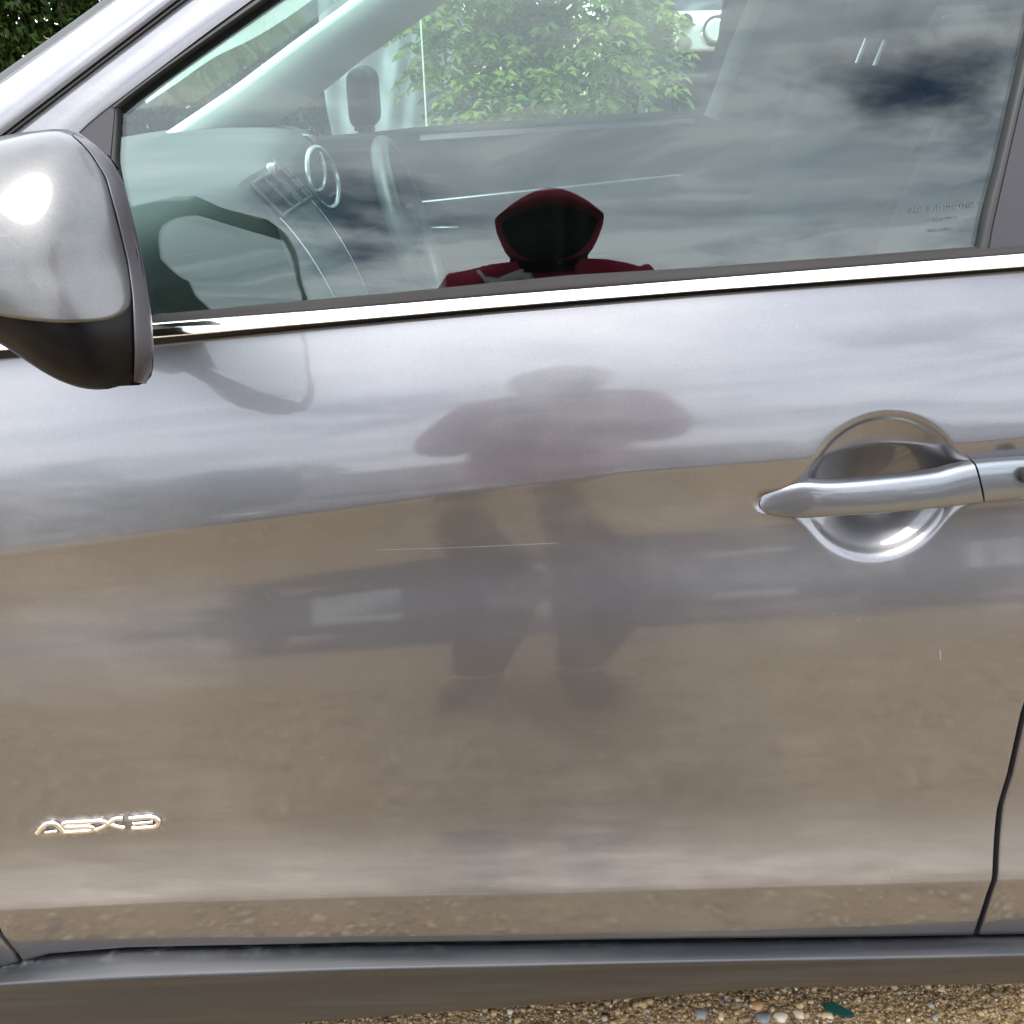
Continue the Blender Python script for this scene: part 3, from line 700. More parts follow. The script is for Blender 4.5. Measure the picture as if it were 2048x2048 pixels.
def mirror_shell(outline, y0, inset_extra, back, n_r=16, wall=True):
    rows = []; o = np.array([[p[0], p[2]] for p in outline]); c = o.mean(0)
    for i in range(n_r + 1):
        s = (i / n_r) ** 0.75
        ring = []
        for (x, z) in o:
            xx, zz_ = c[0] + (x - c[0]) * s, c[1] + (z - c[1]) * s
            ring.append((xx, mplane(zz_) - pillow(xx, zz_) - inset_extra, zz_))
        rows.append(ring)
    return rows
rows = mirror_shell(MO, MY, 0, 0)
for k, (dy, sc) in enumerate(((0.02, 0.985), (0.055, 0.955), (0.105, 0.91), (0.15, 0.84), (0.170, 0.70))):
    ring = []
    for (x, z) in mo2:
        # the rear face (towards +x) keeps its plane; the front narrows
        fx_ = sc if x < mc[0] else 1.0
        ring.append((mc[0] + (x - mc[0]) * fx_ - 0.72 * dy * (x > mc[0]) * min(1, (x - mc[0]) / 0.05), MY + dy + MSL * (z - MZ0) * (1 - dy / 0.24), mc[1] + (z - mc[1]) * (sc if z < mc[1] else 1 - (1 - sc) * 1.0 - dy * 1.7)))
    rows.append(ring)
V, F = sheet(rows, closed_v=True, flip=True); F.append(tuple(range(len(V) - 96, len(V))))
wm = part('wing_mirror', V, F, M['black'])
CO = [hit(px, py, lambda x, z: mplane(z) - pillow(x, z)) for px, py in closed_resample(c_out, 90)]
rows = []
co = np.array([[p[0], p[2]] for p in CO]); cc = co.mean(0)
for i in range(17):
    s = (i / 16) ** 0.8; rows.append([(cc[0] + (x - cc[0]) * s, mplane(cc[1] + (z - cc[1]) * s) - pillow(cc[0] + (x - cc[0]) * s, cc[1] + (z - cc[1]) * s) - 0.0025, cc[1] + (z - cc[1]) * s) for x, z in co])
last = rows[-1]; rows.append([(x, y + 0.0012, z) for x, y, z in last]); rows.append([(cc[0] + (x - cc[0]) * 1.004, y + 0.008, cc[1] + (z - cc[1]) * 1.004) for x, y, z in last])
V, F = sheet(rows, closed_v=True, flip=True); part('mirror_cap', V, F, M['paint_cap'], wm)
# charcoal rim band between cap and glass
ra = resample([(140, 265.5), (163, 284), (184, 307), (213, 354), (235, 434), (257, 524), (266, 590), (268, 640), (270, 700), (268, 762)], 40); rb = resample([(151, 266), (182, 288), (217, 320), (245, 370), (271, 471), (289, 562), (300, 634), (305, 700), (304, 740), (292, 766)], 40)
P = []
for a, b in zip(ra, rb):
    row = []
    for j in range(9):
        t = j / 8; q = a * (1 - t) + b * t; p = hit(q[0], q[1], lambda x, z: mplane(z) - pillow(x, z))
        row.append(p + np.array([0.0006, -0.0022, 0]))
    row = [row[0] + np.array([0, 0.004, 0])] + row + [row[-1] + np.array([-0.002, 0.010, 0])]
    P.append(row)
V, F = sheet(P); part('mirror_rim', V, F, M['rim'], wm)
# mirror glass on the rear face
gp = []
for i, (px, py) in enumerate(resample([(238, 365), (258, 440), (276, 530), (288, 610), (295, 690), (296, 730)], 14)):
    p = on(px + 14, py, lambda x, z: mplane(z)); row = []
    z = p[2]
    xw = float(np.interp(z, np.array([q[1] for q in mo2 if q[0] > mc[0]])[np.argsort([q[1] for q in mo2 if q[0] > mc[0]])], np.array([q[0] for q in mo2 if q[0] > mc[0]])[np.argsort([q[1] for q in mo2 if q[0] > mc[0]])]))
    s = i / 13; w_ = 0.146 * (1 - abs(2 * s - 1) ** 3 * 0.35)
    for k in range(9):
        t = k / 8; dy = 0.006 + w_ * t + 0.006 * abs(2 * s - 1) ** 3
        row.append((xw + 0.0022 - 0.72 * dy, MY + dy + MSL * (z - MZ0) * (1 - dy / 0.24), z))
    gp.append(row)
V, F = sheet(gp); part('mirror_glass', V, F, M['mirror'], wm)
mb = MB(); mb.tube([at(60, 560, -0.12), at(90, 600, -0.06), at(140, 640, 0.0)], [0.040, 0.034, 0.034], 18, flat=0.6); mb.build('mirror_stalk', M['black'], wm)

# --- roof, far side, rear
def mirY(p): return np.array([p[0], 1.74 - p[1], p[2]])
RP = []
for x in np.linspace(-0.12, 2.2, 18):
    zt = 1.60 - 0.05 * ((x - 0.7) / 1.2) ** 2 - 0.10 * max(0, 0.25 - x) ** 1.3
    RP.append([(x, 0.19 + 1.36 * k / 14, zt - 0.05 * (2 * k / 14 - 1) ** 4) for k in range(15)])
V, F = sheet(RP, flip=True); part('roof', V, F, M['paint'])
V2, F2 = sheet([[(p[0], p[1], p[2] - 0.03) for p in r] for r in RP]); part('roof_lining', V2, F2, M['liner'])
# header rail between door frame and roof on both sides
for sgn in (0, 1):
    P = []
    for x in np.linspace(0.0, 2.1, 20):
        a = np.array([x, glassY(x, 1.42) + 0.0, 1.42]); b = np.array([x, 0.20, 1.56]); c_ = (a + b) / 2 + np.array([0, -0.02, 0.015])
        row = [a, c_, b]
        P.append([mirY(p) for p in row] if sgn else row)
    V, F = sheet(P, flip=bool(sgn)); part('roof_rail', V, F, M['paint'])
# far door: trim below the belt, frame pillars, glass
fb = [(560, 292), (700, 282), (830, 268), (1100, 250), (1400, 232), (2100, 196)]
YF = 1.56
P = []
for px in np.linspace(400, 2300, 24):
    p = at(px, py_at(fb, px), YF)
    P.append([p + np.array([0, 0.12, 0.004]), p + np.array([0, 0.02, 0.004]), p, p + np.array([0, -0.012, -0.02]), p + np.array([0, -0.015, -0.16]), p + np.array([0, -0.045, -0.24]), p + np.array([0, -0.05, -0.30]), p + np.array([0, -0.02, -0.34]), p + np.array([0, -0.02, -0.75])])
V, F = sheet(P, flip=True); fard = part('far_door', V, F, M['trim_dark'])
mb = MB(); mb.tube([at(838, 405, 1.49), at(1000, 388, 1.49), at(1150, 373, 1.49), at(1362, 351, 1.49)], 0.0035, 8); mb.build('door_trim_strip', M['trim_silver'], fard)
mb = MB(); mb.tube([at(860, 456, 1.49), at(885, 455, 1.485), at(917, 455, 1.49)], 0.003, 8); mb.build('inner_handle', M['trim_silver'], fard)
# lighter capping on the far door top
P = [[at(px, py_at(fb, px) + 3, YF - 0.004), at(px, py_at(fb, px) + 14, YF - 0.012)] for px in np.linspace(840, 1390, 10)]
V, F = sheet(P); part('door_capping', V, F, M['capping'], fard)
# far A pillar trim (pale), from dash to header
pa = [(250, 322), (340, 266), (470, 178), (600, 80), (716, -4), (860, -100)]; pb = [(420, 330), (640, 186), (720, 121), (800, 66), (884, 8), (1010, -70)]
A = resample(pa, 30); B = resample(pb, 30); P = []
for a, b in zip(A, B):
    p, q = at(a[0], a[1], 1.46), at(b[0], b[1], 1.56)
    P.append([p + np.array([-0.02, 0.06, 0])] + [p * (1 - s) + q * s + np.array([0, -0.028 * math.sin(math.pi * s), 0]) for s in np.linspace(0, 1, 9)] + [q + np.array([0.0, 0.05, 0])])
V, F = sheet(P, flip=True); part('pillar_lining', V, F, M['trim_light'])
# far B pillar
pa = [(1478, -30), (1440, 90), (1400, 236)]; pb = [(1536, -30), (1490, 90), (1432, 250)]
A = resample(pa, 10); B = resample([(1592, -30), (1560, 90), (1560, 250)], 10); P = []
for a, b in zip(A, B):
    p, q = at(a[0], a[1], 1.60), at(b[0], b[1], 1.52); P.append([p + np.array([0, 0.05, 0]), p, p * 0.6 + q * 0.4 + np.array([0, -0.02, 0]), q, q + np.array([0.25, 0, 0])])
V, F = sheet(P, flip=True); part('pillar_lining', V, F, M['trim_dark'])
mb = MB(); mb.tube([at(1524, -20, 1.50), at(1478, 90, 1.50), at(1424, 236, 1.50)], 0.019, 8, flat=0.25, up=(0, 1, 0)); mb.build('seat_belt', simple('grey_belt', (0.30, 0.33, 0.33), 0.7), car)
# far glass
P = []
for v in np.linspace(0, 1, 12):
    P.append([mirY((x, glassY(x, 1.0 + 0.063 * x + 0.5 * v), 1.0 + 0.063 * x + 0.5 * v)) for x in np.linspace(-0.55, 0.50, 20)])
V, F = sheet(P); part('far_window', V, F, M['screen'])
P = []
for v in np.linspace(0, 1, 12):
    P.append([mirY((x, glassY(x, 1.0 + 0.063 * x + 0.5 * v) - 0.002, 1.0 + 0.063 * x + 0.5 * v)) for x in np.linspace(0.50, 2.1, 20)])
V, F = sheet(P); part('privacy_window', V, F, M['privacy'])
V, F = sheet([[(2.16, y, 1.14), (2.0, y, 1.52)] for y in np.linspace(0.15, 1.6, 8)]); part('rear_screen', V, F, M['privacy'])
# far wing mirror
V, F = rbox(at(728, 196, 1.90), (0.035, 0.09, 0.075), 0.034, 4); fm = part('far_mirror', V, F, M['black'])
V, F = rbox(at(705, 200, 1.90) + np.array([0.012, 0, -0.004]), (0.006, 0.075, 0.066), 0.005, 2); part('mirror_glass', V, F, M['mirror'], fm)
mb = MB(); mb.tube([at(730, 268, 1.80), at(735, 258, 1.88)], 0.02, 10); mb.build('mirror_stalk', M['black'], fm)
# rear closure: seats and bulkhead keep the cabin dark
mb = MB(); mb.box((2.15, 0.05, 0.3), (2.2, 1.7, 1.15)); mb.build('tailgate', M['trim_dark'], car, smooth=False)
V, F = rbox((1.55, 0.87, 0.82), (0.11, 0.66, 0.34), 0.07, 4); rs = part('rear_seat', V, F, M['cloth'])
for y in (0.45, 1.28):
    V, F = rbox((1.58, y, 1.24), (0.05, 0.13, 0.08), 0.04, 3); part('headrest', V, F, M['cloth'], rs)
# near rear side: inner trim under the belt for the near doors
mb = MB(); mb.box((-0.6, 0.045, 0.3), (1.6, 0.06, 1.0)); mb.build('door_lining', M['trim_dark'], door, smooth=False)
mb = MB(); mb.box((0.545, 0.05, 0.3), (0.66, 0.10, 1.10)); mb.build('pillar_lining', M['trim_dark'], car, smooth=False)
# rear door window, near side
P = []
for v in np.linspace(0, 1, 10):
    P.append([(x, glassY(x, 1.05 + 0.063 * x + 0.4 * v), 1.05 + 0.063 * x + 0.4 * v) for x in np.linspace(0.66, 1.6, 16)])
V, F = sheet(P); part('rear_window', V, F, M['privacy'])

# --- seats
def front_seat(y):
    rot = Matrix.Rotation(R(18), 3, 'Y')
    V, F = rbox((0.62, y, 0.86), (0.085, 0.235, 0.34), 0.08, 4, rot); o = part('seat', V, F, M['cloth'])
    V, F = rbox((0.32, y, 0.56), (0.28, 0.24, 0.085), 0.075, 4, Matrix.Rotation(R(-6), 3, 'Y')); part('seat_cushion', V, F, M['cloth'], o)
    V, F = rbox((0.76, y, 1.33), (0.055, 0.13, 0.105), 0.05, 4, rot); part('headrest', V, F, M['cloth'], o)
    for k in (-0.055, 0.055):
        mb = MB(); mb.tube([(0.705, y + k, 1.15), (0.745, y + k, 1.28)], 0.006, 8); mb.build('headrest_post', M['trim_silver'], o)
    return o
front_seat(0.47); front_seat(1.27)

# --- dashboard
def dash_section(y):
    """closed-ish profile (x, z) of the dash at depth y"""
    c = math.exp(-((y - 0.86) / 0.17) ** 2); b = math.exp(-((y - 1.24) / 0.19) ** 2)
    e = -0.03 * math.exp(-((y - 0.16) / 0.10) ** 2)
    return [(-1.05, 1.015), (-0.86, 1.05), (-0.66, 1.070 + 0.012 * b), (-0.55, 1.068 + 0.022 * b), (-0.47 + 0.055 * c + 0.04 * b, 1.056 + 0.03 * b + e), (-0.435 + 0.058 * c + 0.04 * b, 1.027 + 0.025 * b + e), (-0.415 + 0.066 * c + 0.02 * b, 0.985 + e),
            (-0.395 + 0.065 * c, 0.93), (-0.375 + 0.085 * c, 0.87), (-0.375 + 0.11 * c, 0.80), (-0.42 + 0.20 * c, 0.70), (-0.52 + 0.36 * c, 0.60), (-0.62 + 0.5 * c, 0.50)]
P = []
for y in np.linspace(0.115, 1.60, 70):
    P.append([(x, y, z) for x, _, z in resample(smoothpath([(x, 0, z) for x, z in dash_section(y)], 4), 50)])
V, F = sheet(P); 
end = len(V); n0 = 50
F.append(tuple(range(50))); F.append(tuple(range(end - 50, end))[::-1])
dash = part('dashboard', V, F, M['dash'], sharp=50)
def dash_face(y, s, off=0.004):
    q = resample(smoothpath([(x, 0, z) for x, z in dash_section(y)], 4), 100); i = s * 99; a = q[int(i)]; b = q[min(99, int(i) + 1)]; t = i - int(i)
    p = a * (1 - t) + b * t; d = b - a; n = np.array([-d[2], 0, d[0]]); n /= np.linalg.norm(n) + 1e-9
    if n[0] < 0: n = -n
    return np.array([p[0], y, p[2]]) + n * off
# centre vents: two openings with slats
VN = np.array([0.75, 0, 0.65])
def stack_face(u, v, off=0.0):
    """point of the sloping centre stack: u along the car's width, v down the slope"""
    a = np.array([-0.407, 0.76, 1.056]) * (1 - u) + np.array([-0.388, 0.95, 1.058]) * u; b = np.array([-0.355, 0.76, 0.997]) * (1 - u) + np.array([-0.338, 0.95, 0.998]) * u
    p = a * (1 - v) + b * v if v <= 1 else b + (v - 1) * np.array([0.052 / (1 + 0.22 * (v - 1)), 0, -0.066])
    return p + VN * (off - 0.02 * (2 * u - 1) ** 4 * (0.5 if abs(2 * u - 1) < 1.2 else 1))
V, F = sheet([[stack_face(u, v, 0.004) for u in np.linspace(-0.16, 1.42, 8)] for v in np.linspace(-0.10, 4.6, 24)]); V += [np.array(p) - VN * 0.03 for p in V]; n_ = len(V) // 2
F += [tuple(i + n_ for i in f)[::-1] for f in F]; part('centre_stack', V, F, M['dash'], dash, sharp=40)
for u0, u1 in ((0.02, 0.46), (0.54, 0.98)):
    V, F = sheet([[stack_face(u, v, 0.006) for u in np.linspace(u0, u1, 4)] for v in np.linspace(0.05, 0.95, 4)]); v_ = part('air_vent', V, F, M['void'], dash)
    for k in range(4):
        mb = MB(); mb.tube([stack_face(u, 0.08 + 0.28 * k, 0.009) for u in np.linspace(u0, u1, 4)], 0.0035, 8); mb.build('vent_slat', M['trim_dark'] if 0 < k < 3 else M['dash'], v_)
    for u in (u0, (u0 + u1) / 2, u1):
        mb = MB(); mb.tube([stack_face(u, v, 0.010) for v in np.linspace(0.05, 0.95, 4)], 0.003, 8); mb.build('vent_bar', M['dash'], v_)
for u in (0.0, 1.06):
    mb = MB(); mb.tube([stack_face(u, v, 0.007) for v in np.linspace(0.9 if u < .5 else 0.1, 4.5, 20)], 0.0014, 6); mb.build('console_trim', M['trim_silver'], dash)
V, F = rbox(stack_face(0.5, 0.05, 0.012), (0.008, 0.012, 0.012), 0.004, 2); part('hazard_switch', V, F, M['trim_silver'], dash)
V, F = sheet([[stack_face(u, v, 0.0055) for u in (0.08, 0.92)] for v in (1.15, 1.75)]); part('stereo', V, F, M['pillar'], dash)
# silver edges of the centre stack
for y, s0, s1 in ((1.01, 0.52, 0.9),):
    mb = MB(); mb.tube(smoothpath([dash_face(y, s, 0.006) for s in np.linspace(s0, s1, 9)], 4), 0.002, 8); mb.build('console_trim', M['trim_silver'], dash)
# glovebox line
mb = MB(); mb.tube([dash_face(y, 0.70, 0.001) for y in np.linspace(0.2, 0.58, 10)], 0.002, 6); mb.build('glovebox_edge', M['void'], dash)
# speaker arc on the dash top
mb = MB(); mb.tube(smoothpath([(-0.72 + 0.10 * math.cos(a), 0.42 + 0.13 * math.sin(a), 1.068) for a in np.linspace(-0.3, 2.2, 10)], 3), 0.0025, 6); mb.build('dash_seam', M['trim_dark'], dash)
# instrument rings in front of the driver
for y in (1.10, 1.31):
    c0 = np.array([-0.345 - 0.06 * (y > 1.2), y, 1.015]); ring = []
    for a in np.linspace(0, 2 * math.pi, 33)[:-1]:
        ring.append(c0 + np.array([-0.012 * math.sin(a) + 0.016 * math.cos(a), 0.055 * math.cos(a), 0.055 * math.sin(a)]))
    mb = MB(); mb.tube(ring, 0.0045, 8, closed=True, up=(1, 0, 0)); mb.build('dial_ring', M['trim_silver'], dash)
# driver's side vent
for k in range(6):
    mb = MB(); y = 1.42
    mb.tube([dash_face(y, 0.49 + 0.02 * k, 0.008), dash_face(y + 0.1, 0.49 + 0.02 * k, 0.008)], 0.004, 6); mb.build('vent_slat', M['trim_silver'] if k in (0, 5) else M['trim_dark'], dash)
# steering wheel
wc = np.array([-0.195, 1.24, 0.885]); ax = np.array([math.cos(R(17)), 0, math.sin(R(17))]); e1 = np.array([0, 1.0, 0]); e2 = np.array([-math.sin(R(17)), 0, math.cos(R(17))])
ring = [wc + 0.178 * (e1 * math.cos(a) + e2 * math.sin(a)) for a in np.linspace(0, 2 * math.pi, 49)[:-1]]
mb = MB(); mb.tube(ring, 0.019, 12, closed=True, up=ax); sw = mb.build('steering_wheel', M['leather'], car)
mb = MB(); mb.tube([wc + ax * 0.012 + 0.170 * (e1 * math.cos(a) + e2 * math.sin(a)) for a in np.linspace(math.pi * 0.62, math.pi * 1.5, 24)], 0.004, 8, up=ax); mb.build('rim_trim', M['trim_silver'], sw)
for sgn in (-1, 1):
    mb = MB(); mb.tube([wc + e1 * sgn * 0.06 - ax * 0.02, wc + e1 * sgn * 0.12 - ax * 0.012, wc + e1 * sgn * 0.18], [0.03, 0.026, 0.02], 10, flat=0.4, up=ax); mb.build('wheel_spoke', M['trim_silver'], sw)
    V, F = rbox(wc + e1 * sgn * 0.10 + e2 * 0.015, (0.008, 0.024, 0.028), 0.006, 2, Matrix.Rotation(R(-24), 3, 'Y')); part('wheel_switch', V, F, M['pillar'], sw)
mb = MB(); mb.tube([wc - e2 * 0.05 - ax * 0.015, wc - e2 * 0.18], [0.03, 0.02], 10, flat=0.4, up=ax); mb.build('wheel_spoke', M['trim_silver'], sw)
V, F = rbox(wc - ax * 0.025, (0.03, 0.07, 0.06), 0.028, 4, Matrix.Rotation(R(-24), 3, 'Y')); part('airbag_cover', V, F, M['trim_dark'], sw)
mb = MB(); mb.tube([wc - ax * 0.03, wc - ax * 0.25], 0.035, 12); mb.build('steering_column', M['trim_dark'], sw)
# wheels of the car (out of the frame to both sides, they close the underside)
def road_wheel(cx, cy, r=0.33, parent=car):
    mb = MB(); mb.tube([(cx, cy - 0.1, r), (cx, cy - 0.085, r), (cx, cy + 0.085, r), (cx, cy + 0.1, r)], [r - 0.03, r, r, r - 0.03], 40); t_ = mb.build('wheel', M['tyre'], parent)
    mb = MB(); mb.tube([(cx, cy - 0.104, r), (cx, cy - 0.09, r)], [r * 0.62, r * 0.66], 30); mb.build('rim', M['alloy'], t_)
for cx in (-1.28, 1.39):
    for cy in (0.08, 1.62): road_wheel(cx, cy)
# bonnet
P = []
for x in np.linspace(-2.0, -0.95, 10):
    P.append([(x, 0.10 + 1.54 * k / 12, 1.0 - 0.16 * ((-0.95 - x) / 1.05) ** 1.4 - 0.07 * (2 * k / 12 - 1) ** 4) for k in range(13)])
V, F = sheet(P); part('bonnet', V, F, M['paint'])
# ------------------------------------------------------------------ foliage
def leaf_mat(name, c1, c2, trans=0.35):
    m_, nt, b = mat(name)
    g = N(nt, 'ShaderNodeNewGeometry'); c = mixc(nt, g.outputs['Random Per Island'], c1, c2)
    L(nt, c, b.inputs['Base Color']); b.inputs['Roughness'].default_value = 0.6; b.inputs['Specular IOR Level'].default_value = 0.12
    out = nt.nodes['Material Output']; tl = N(nt, 'ShaderNodeBsdfTranslucent'); L(nt, mixc(nt, 0.4, c, (0.16, 0.22, 0.03)), tl.inputs[0])
    mx = N(nt, 'ShaderNodeMixShader', i_0=trans); L(nt, b.outputs[0], mx.inputs[1]); L(nt, tl.outputs[0], mx.inputs[2]); L(nt, mx.outputs[0], out.inputs[0])
    return m_
M['leaf_fresh'] = leaf_mat('fresh_green_leaves', (0.12, 0.20, 0.045), (0.27, 0.33, 0.09), 0.45)
M['leaf_mid'] = leaf_mat('mid_green_leaves', (0.030, 0.065, 0.013), (0.07, 0.12, 0.028))
M['leaf_dark'] = leaf_mat('dark_hedge_leaves', (0.007, 0.020, 0.004), (0.026, 0.052, 0.010), 0.2)
M['bark'] = simple('grey_bark', (0.16, 0.13, 0.10), 0.85, bump=0.6, bscale=40, var=0.4)
def leaves_mesh(name, pos, dirs, size, material, parent=None, droop=0.25, **kw):
    """bent kite leaves, 6 vertices / 4 triangles each"""
    n = len(pos); d = dirs / (np.linalg.norm(dirs, axis=1, keepdims=True) + 1e-9)
    rv = rng.normal(size=(n, 3)) * 0.6 + np.array([0, 0, 1.0]); nn = rv - d * (rv * d).sum(1, keepdims=True); nn /= np.linalg.norm(nn, axis=1, keepdims=True)
    s_ = np.cross(d, nn); sz = size[:, None]
    base = pos; mid = pos + d * sz * 0.45 + nn * sz * 0.06; tip = pos + d * sz - nn * sz * droop
    l = mid + s_ * sz * 0.21 + nn * sz * 0.05; r_ = mid - s_ * sz * 0.21 + nn * sz * 0.05
    W = np.stack([base, l, mid - nn * sz * 0.03, r_, tip], 1)
    T = np.array([[0, 2, 1], [0, 3, 2], [1, 2, 4], [2, 3, 4]])
    Fc = (T[None] + (np.arange(n) * 5)[:, None, None]).reshape(-1, 3)
    off = np.array(wloc(parent)); W = W - off
    me = bpy.data.meshes.new(name); k = n * 4
    me.vertices.add(n * 5); me.vertices.foreach_set('co', W.reshape(-1).astype(np.float32))
    me.loops.add(k * 3); me.loops.foreach_set('vertex_index', Fc.reshape(-1).astype(np.int32))
    me.polygons.add(k); me.polygons.foreach_set('loop_start', (np.arange(k) * 3).astype(np.int32)); me.polygons.foreach_set('loop_total', np.full(k, 3, np.int32))
    me.update(calc_edges=True); me.validate(); me.materials.append(material)
    o = bpy.data.objects.new(name, me); COL.objects.link(o); o.parent = parent
    if parent is not None: ORIG[o.name] = wloc(parent)
    tag(o, **kw); return o
def compound(centres, dirs, n_pair, leaf, spread=0.5):
    """pinnate leaves: leaflets in pairs along a drooping stalk"""
    pos, dr, sz = [], [], []
    for c, d in zip(centres, dirs):
        d = d / np.linalg.norm(d); side = np.cross(d, [0, 0, 1.0]); side /= np.linalg.norm(side) + 1e-9
        for k in range(n_pair):
            t = (k + 1) / n_pair; p = c + d * leaf * 0.75 * n_pair * 0.5 * t + np.array([0, 0, -0.10 * leaf * n_pair * t * t])
            for s_ in (-1, 1):
                pos.append(p); dr.append(d * 0.55 + side * s_ + rng.normal(0, 0.15, 3)); sz.append(leaf * (1 - 0.35 * abs(t - 0.45)) * rng.uniform(0.8, 1.15))
        pos.append(p); dr.append(d); sz.append(leaf)
    return np.array(pos), np.array(dr), np.array(sz)
def blob_points(n, blobs):
    """points biased to the shell of several ellipsoids, with outward directions"""
    P_, D_ = [], []
    wts = np.array([b[3] for b in blobs]) ** 2; ids = rng.choice(len(blobs), n, p=wts / wts.sum())
    u = rng.normal(size=(n, 3)); u /= np.linalg.norm(u, axis=1, keepdims=True); r = rng.uniform(0.25, 1, n) ** 0.5
    c = np.array([b[:3] for b in blobs])[ids]; rad = np.array([[b[3], b[3] * (b[5] if len(b) > 5 else 1), b[4]] for b in blobs])[ids]
    return c + u * r[:, None] * rad, u
def trunk_mesh(name, base, limbs, r, parent):
    mb = MB(); mb.tube(smoothpath(base, 4), list(np.linspace(r, r * 0.45, (len(base) - 1) * 4 + 1)), 9)
    for lb in limbs: mb.tube(smoothpath(lb, 3), list(np.linspace(r * 0.4, r * 0.12, (len(lb) - 1) * 3 + 1)), 6)
    return mb.build(name, M['bark'], parent)

# young ash like tree beyond the far window
yt = thing('young_tree', (0.10, 4.10, 0.0), 'fresh green young tree with feathery leaves seen through the far car window', 'tree')
tb = [(0.10, 4.10, -0.02), (0.09, 4.10, 0.7), (0.11, 4.12, 1.4), (0.10, 4.1, 2.6)]
lim = [[(0.10, 4.1, 0.5 + 0.22 * k), (0.10 + 0.35 * math.cos(k * 2.4), 4.1 + 0.3 * math.sin(k * 2.4), 0.75 + 0.23 * k), (0.10 + 0.62 * math.cos(k * 2.4), 4.1 + 0.5 * math.sin(k * 2.4), 0.85 + 0.24 * k)] for k in range(9)]
trunk_mesh('trunk', tb, lim, 0.035, yt)
cp, cd = blob_points(1050, [(-0.15, 4.0, 1.25, 0.34, 0.40), (0.35, 3.95, 1.15, 0.36, 0.36), (0.12, 4.1, 1.75, 0.60, 0.5), (0.05, 3.9, 0.95, 0.36, 0.24), (0.50, 4.0, 1.45, 0.22, 0.35), (-0.1, 4.3, 1.5, 0.4, 0.5)])
cd = cd * np.array([1, 1, 0.3]) + np.array([0, -0.35, -0.15])
leaves_mesh('crown', *compound(cp, cd, 5, 0.062), M['leaf_fresh'], yt)
# weeds at its foot
P_ = np.stack([rng.uniform(-1.0, 0.95, 5200), rng.uniform(3.2, 3.9, 5200), rng.random(5200) ** 1.3], 1)
hgt = 0.62 + 0.22 * np.sin(P_[:, 0] * 5.1) * np.cos(P_[:, 0] * 2.3 + 1) - 0.20 * np.clip(P_[:, 0] - 0.5, 0, 1) - 0.25 * np.clip(-0.35 - P_[:, 0], 0, 1)
P_[:, 2] *= hgt * 1.22
leaves_mesh('undergrowth', P_, rng.normal(size=(5200, 3)) * np.array([1, 1, 0.5]) + np.array([0, -0.3, 0.35]), rng.uniform(0.04, 0.10, 5200), M['leaf_fresh'], kind='stuff', label='pale green weeds growing under the young tree')
# long grass blades
P_ = np.stack([rng.uniform(-1.1, 0.8, 1500), rng.uniform(3.0, 3.6, 1500), np.zeros(1500)], 1)
leaves_mesh('long_grass', P_, rng.normal(0, 0.22, (1500, 3)) + np.array([0, 0, 1.0]), rng.uniform(0.4, 0.78, 1500), M['leaf_fresh'], kind='stuff', droop=0.12, label='long grass at the foot of the young tree')
# dark hedge far behind the car
def hedge(name, x0, x1, y, h, material, n, label, leaf=(0.07, 0.15), group=None, depth=0.8):
    t_ = thing(name, ((x0 + x1) / 2, y, 0), label, 'hedge' if 'hedge' in name else 'tree', group)
    bl = []
    x = x0
    while x < x1:
        for z in np.arange(0.35, h, 0.55): bl.append((x + rnd.uniform(-.2, .2), y + rnd.uniform(-.25, .25), z + rnd.uniform(-.15, .15), rnd.uniform(0.45, 0.7), rnd.uniform(0.35, 0.55), depth))
        x += 0.6
    p, d = blob_points(n, bl); leaves_mesh('foliage', p, d + rng.normal(0, 0.5, (n, 3)) + np.array([0, 0, -0.2]), rng.uniform(*leaf, n), material, t_)
    mb = MB()
    xs = np.arange(x0 + 0.4, x1, 1.1)
    for q in xs:
        mb = MB(); mb.tube(smoothpath([(q, y, -0.05), (q + rnd.uniform(-.1, .1), y, h * 0.4), (q + rnd.uniform(-.3, .3), y + 0.1, h * 0.85)], 4), list(np.linspace(0.06, 0.02, 9)), 7); mb.build('stem', M['bark'], t_)
    return t_
hedge('hedge', -9.0, -1.6, 7.4, 3.4, M['leaf_dark'], 95000, 'dark green hedge behind the car front, top left corner', (0.055, 0.11))
hedge('hedge', -10.0, -1.0, 8.9, 4.2, M['leaf_dark'], 30000, 'taller dark hedge behind the low hedge in the top left corner', (0.14, 0.24))
hedge('hedge', -1.6, 7.0, 8.2, 3.4, M['leaf_mid'], 34000, 'mid green hedge beyond the young tree, seen through the far window', (0.08, 0.16))
# trees opposite, behind the photographer: reflected in the lower sky of the paint
def tree(x, y, h, r, label):
    t_ = thing('tree', (x, y, 0), label, 'tree', None)
    limbs = [[(x, y, h * 0.35 + 0.1 * k), (x + r * 0.5 * math.cos(k * 1.9), y + r * 0.5 * math.sin(k * 1.9), h * 0.5 + 0.12 * k), (x + r * 0.8 * math.cos(k * 1.9), y + r * 0.8 * math.sin(k * 1.9), h * 0.6 + 0.16 * k)] for k in range(7)]
    trunk_mesh('trunk', [(x, y, -0.1), (x + 0.1, y, h * 0.3), (x, y + 0.1, h * 0.62), (x, y, h * 0.9)], limbs, 0.16, t_)
    bl = [(x + rnd.uniform(-.6, .6) * r, y + rnd.uniform(-.6, .6) * r, h * rnd.uniform(0.42, 0.85), r * rnd.uniform(.4, .62), h * 0.17) for _ in range(11)]
    p, d = blob_points(5200, bl); leaves_mesh('crown', p, d + rng.normal(0, .5, (5200, 3)), rng.uniform(.14, .30, 5200), M['leaf_mid'], t_)
tree(-11.5, -15, 5.2, 3.0, 'broad tree standing opposite the car front, reflected in its door')
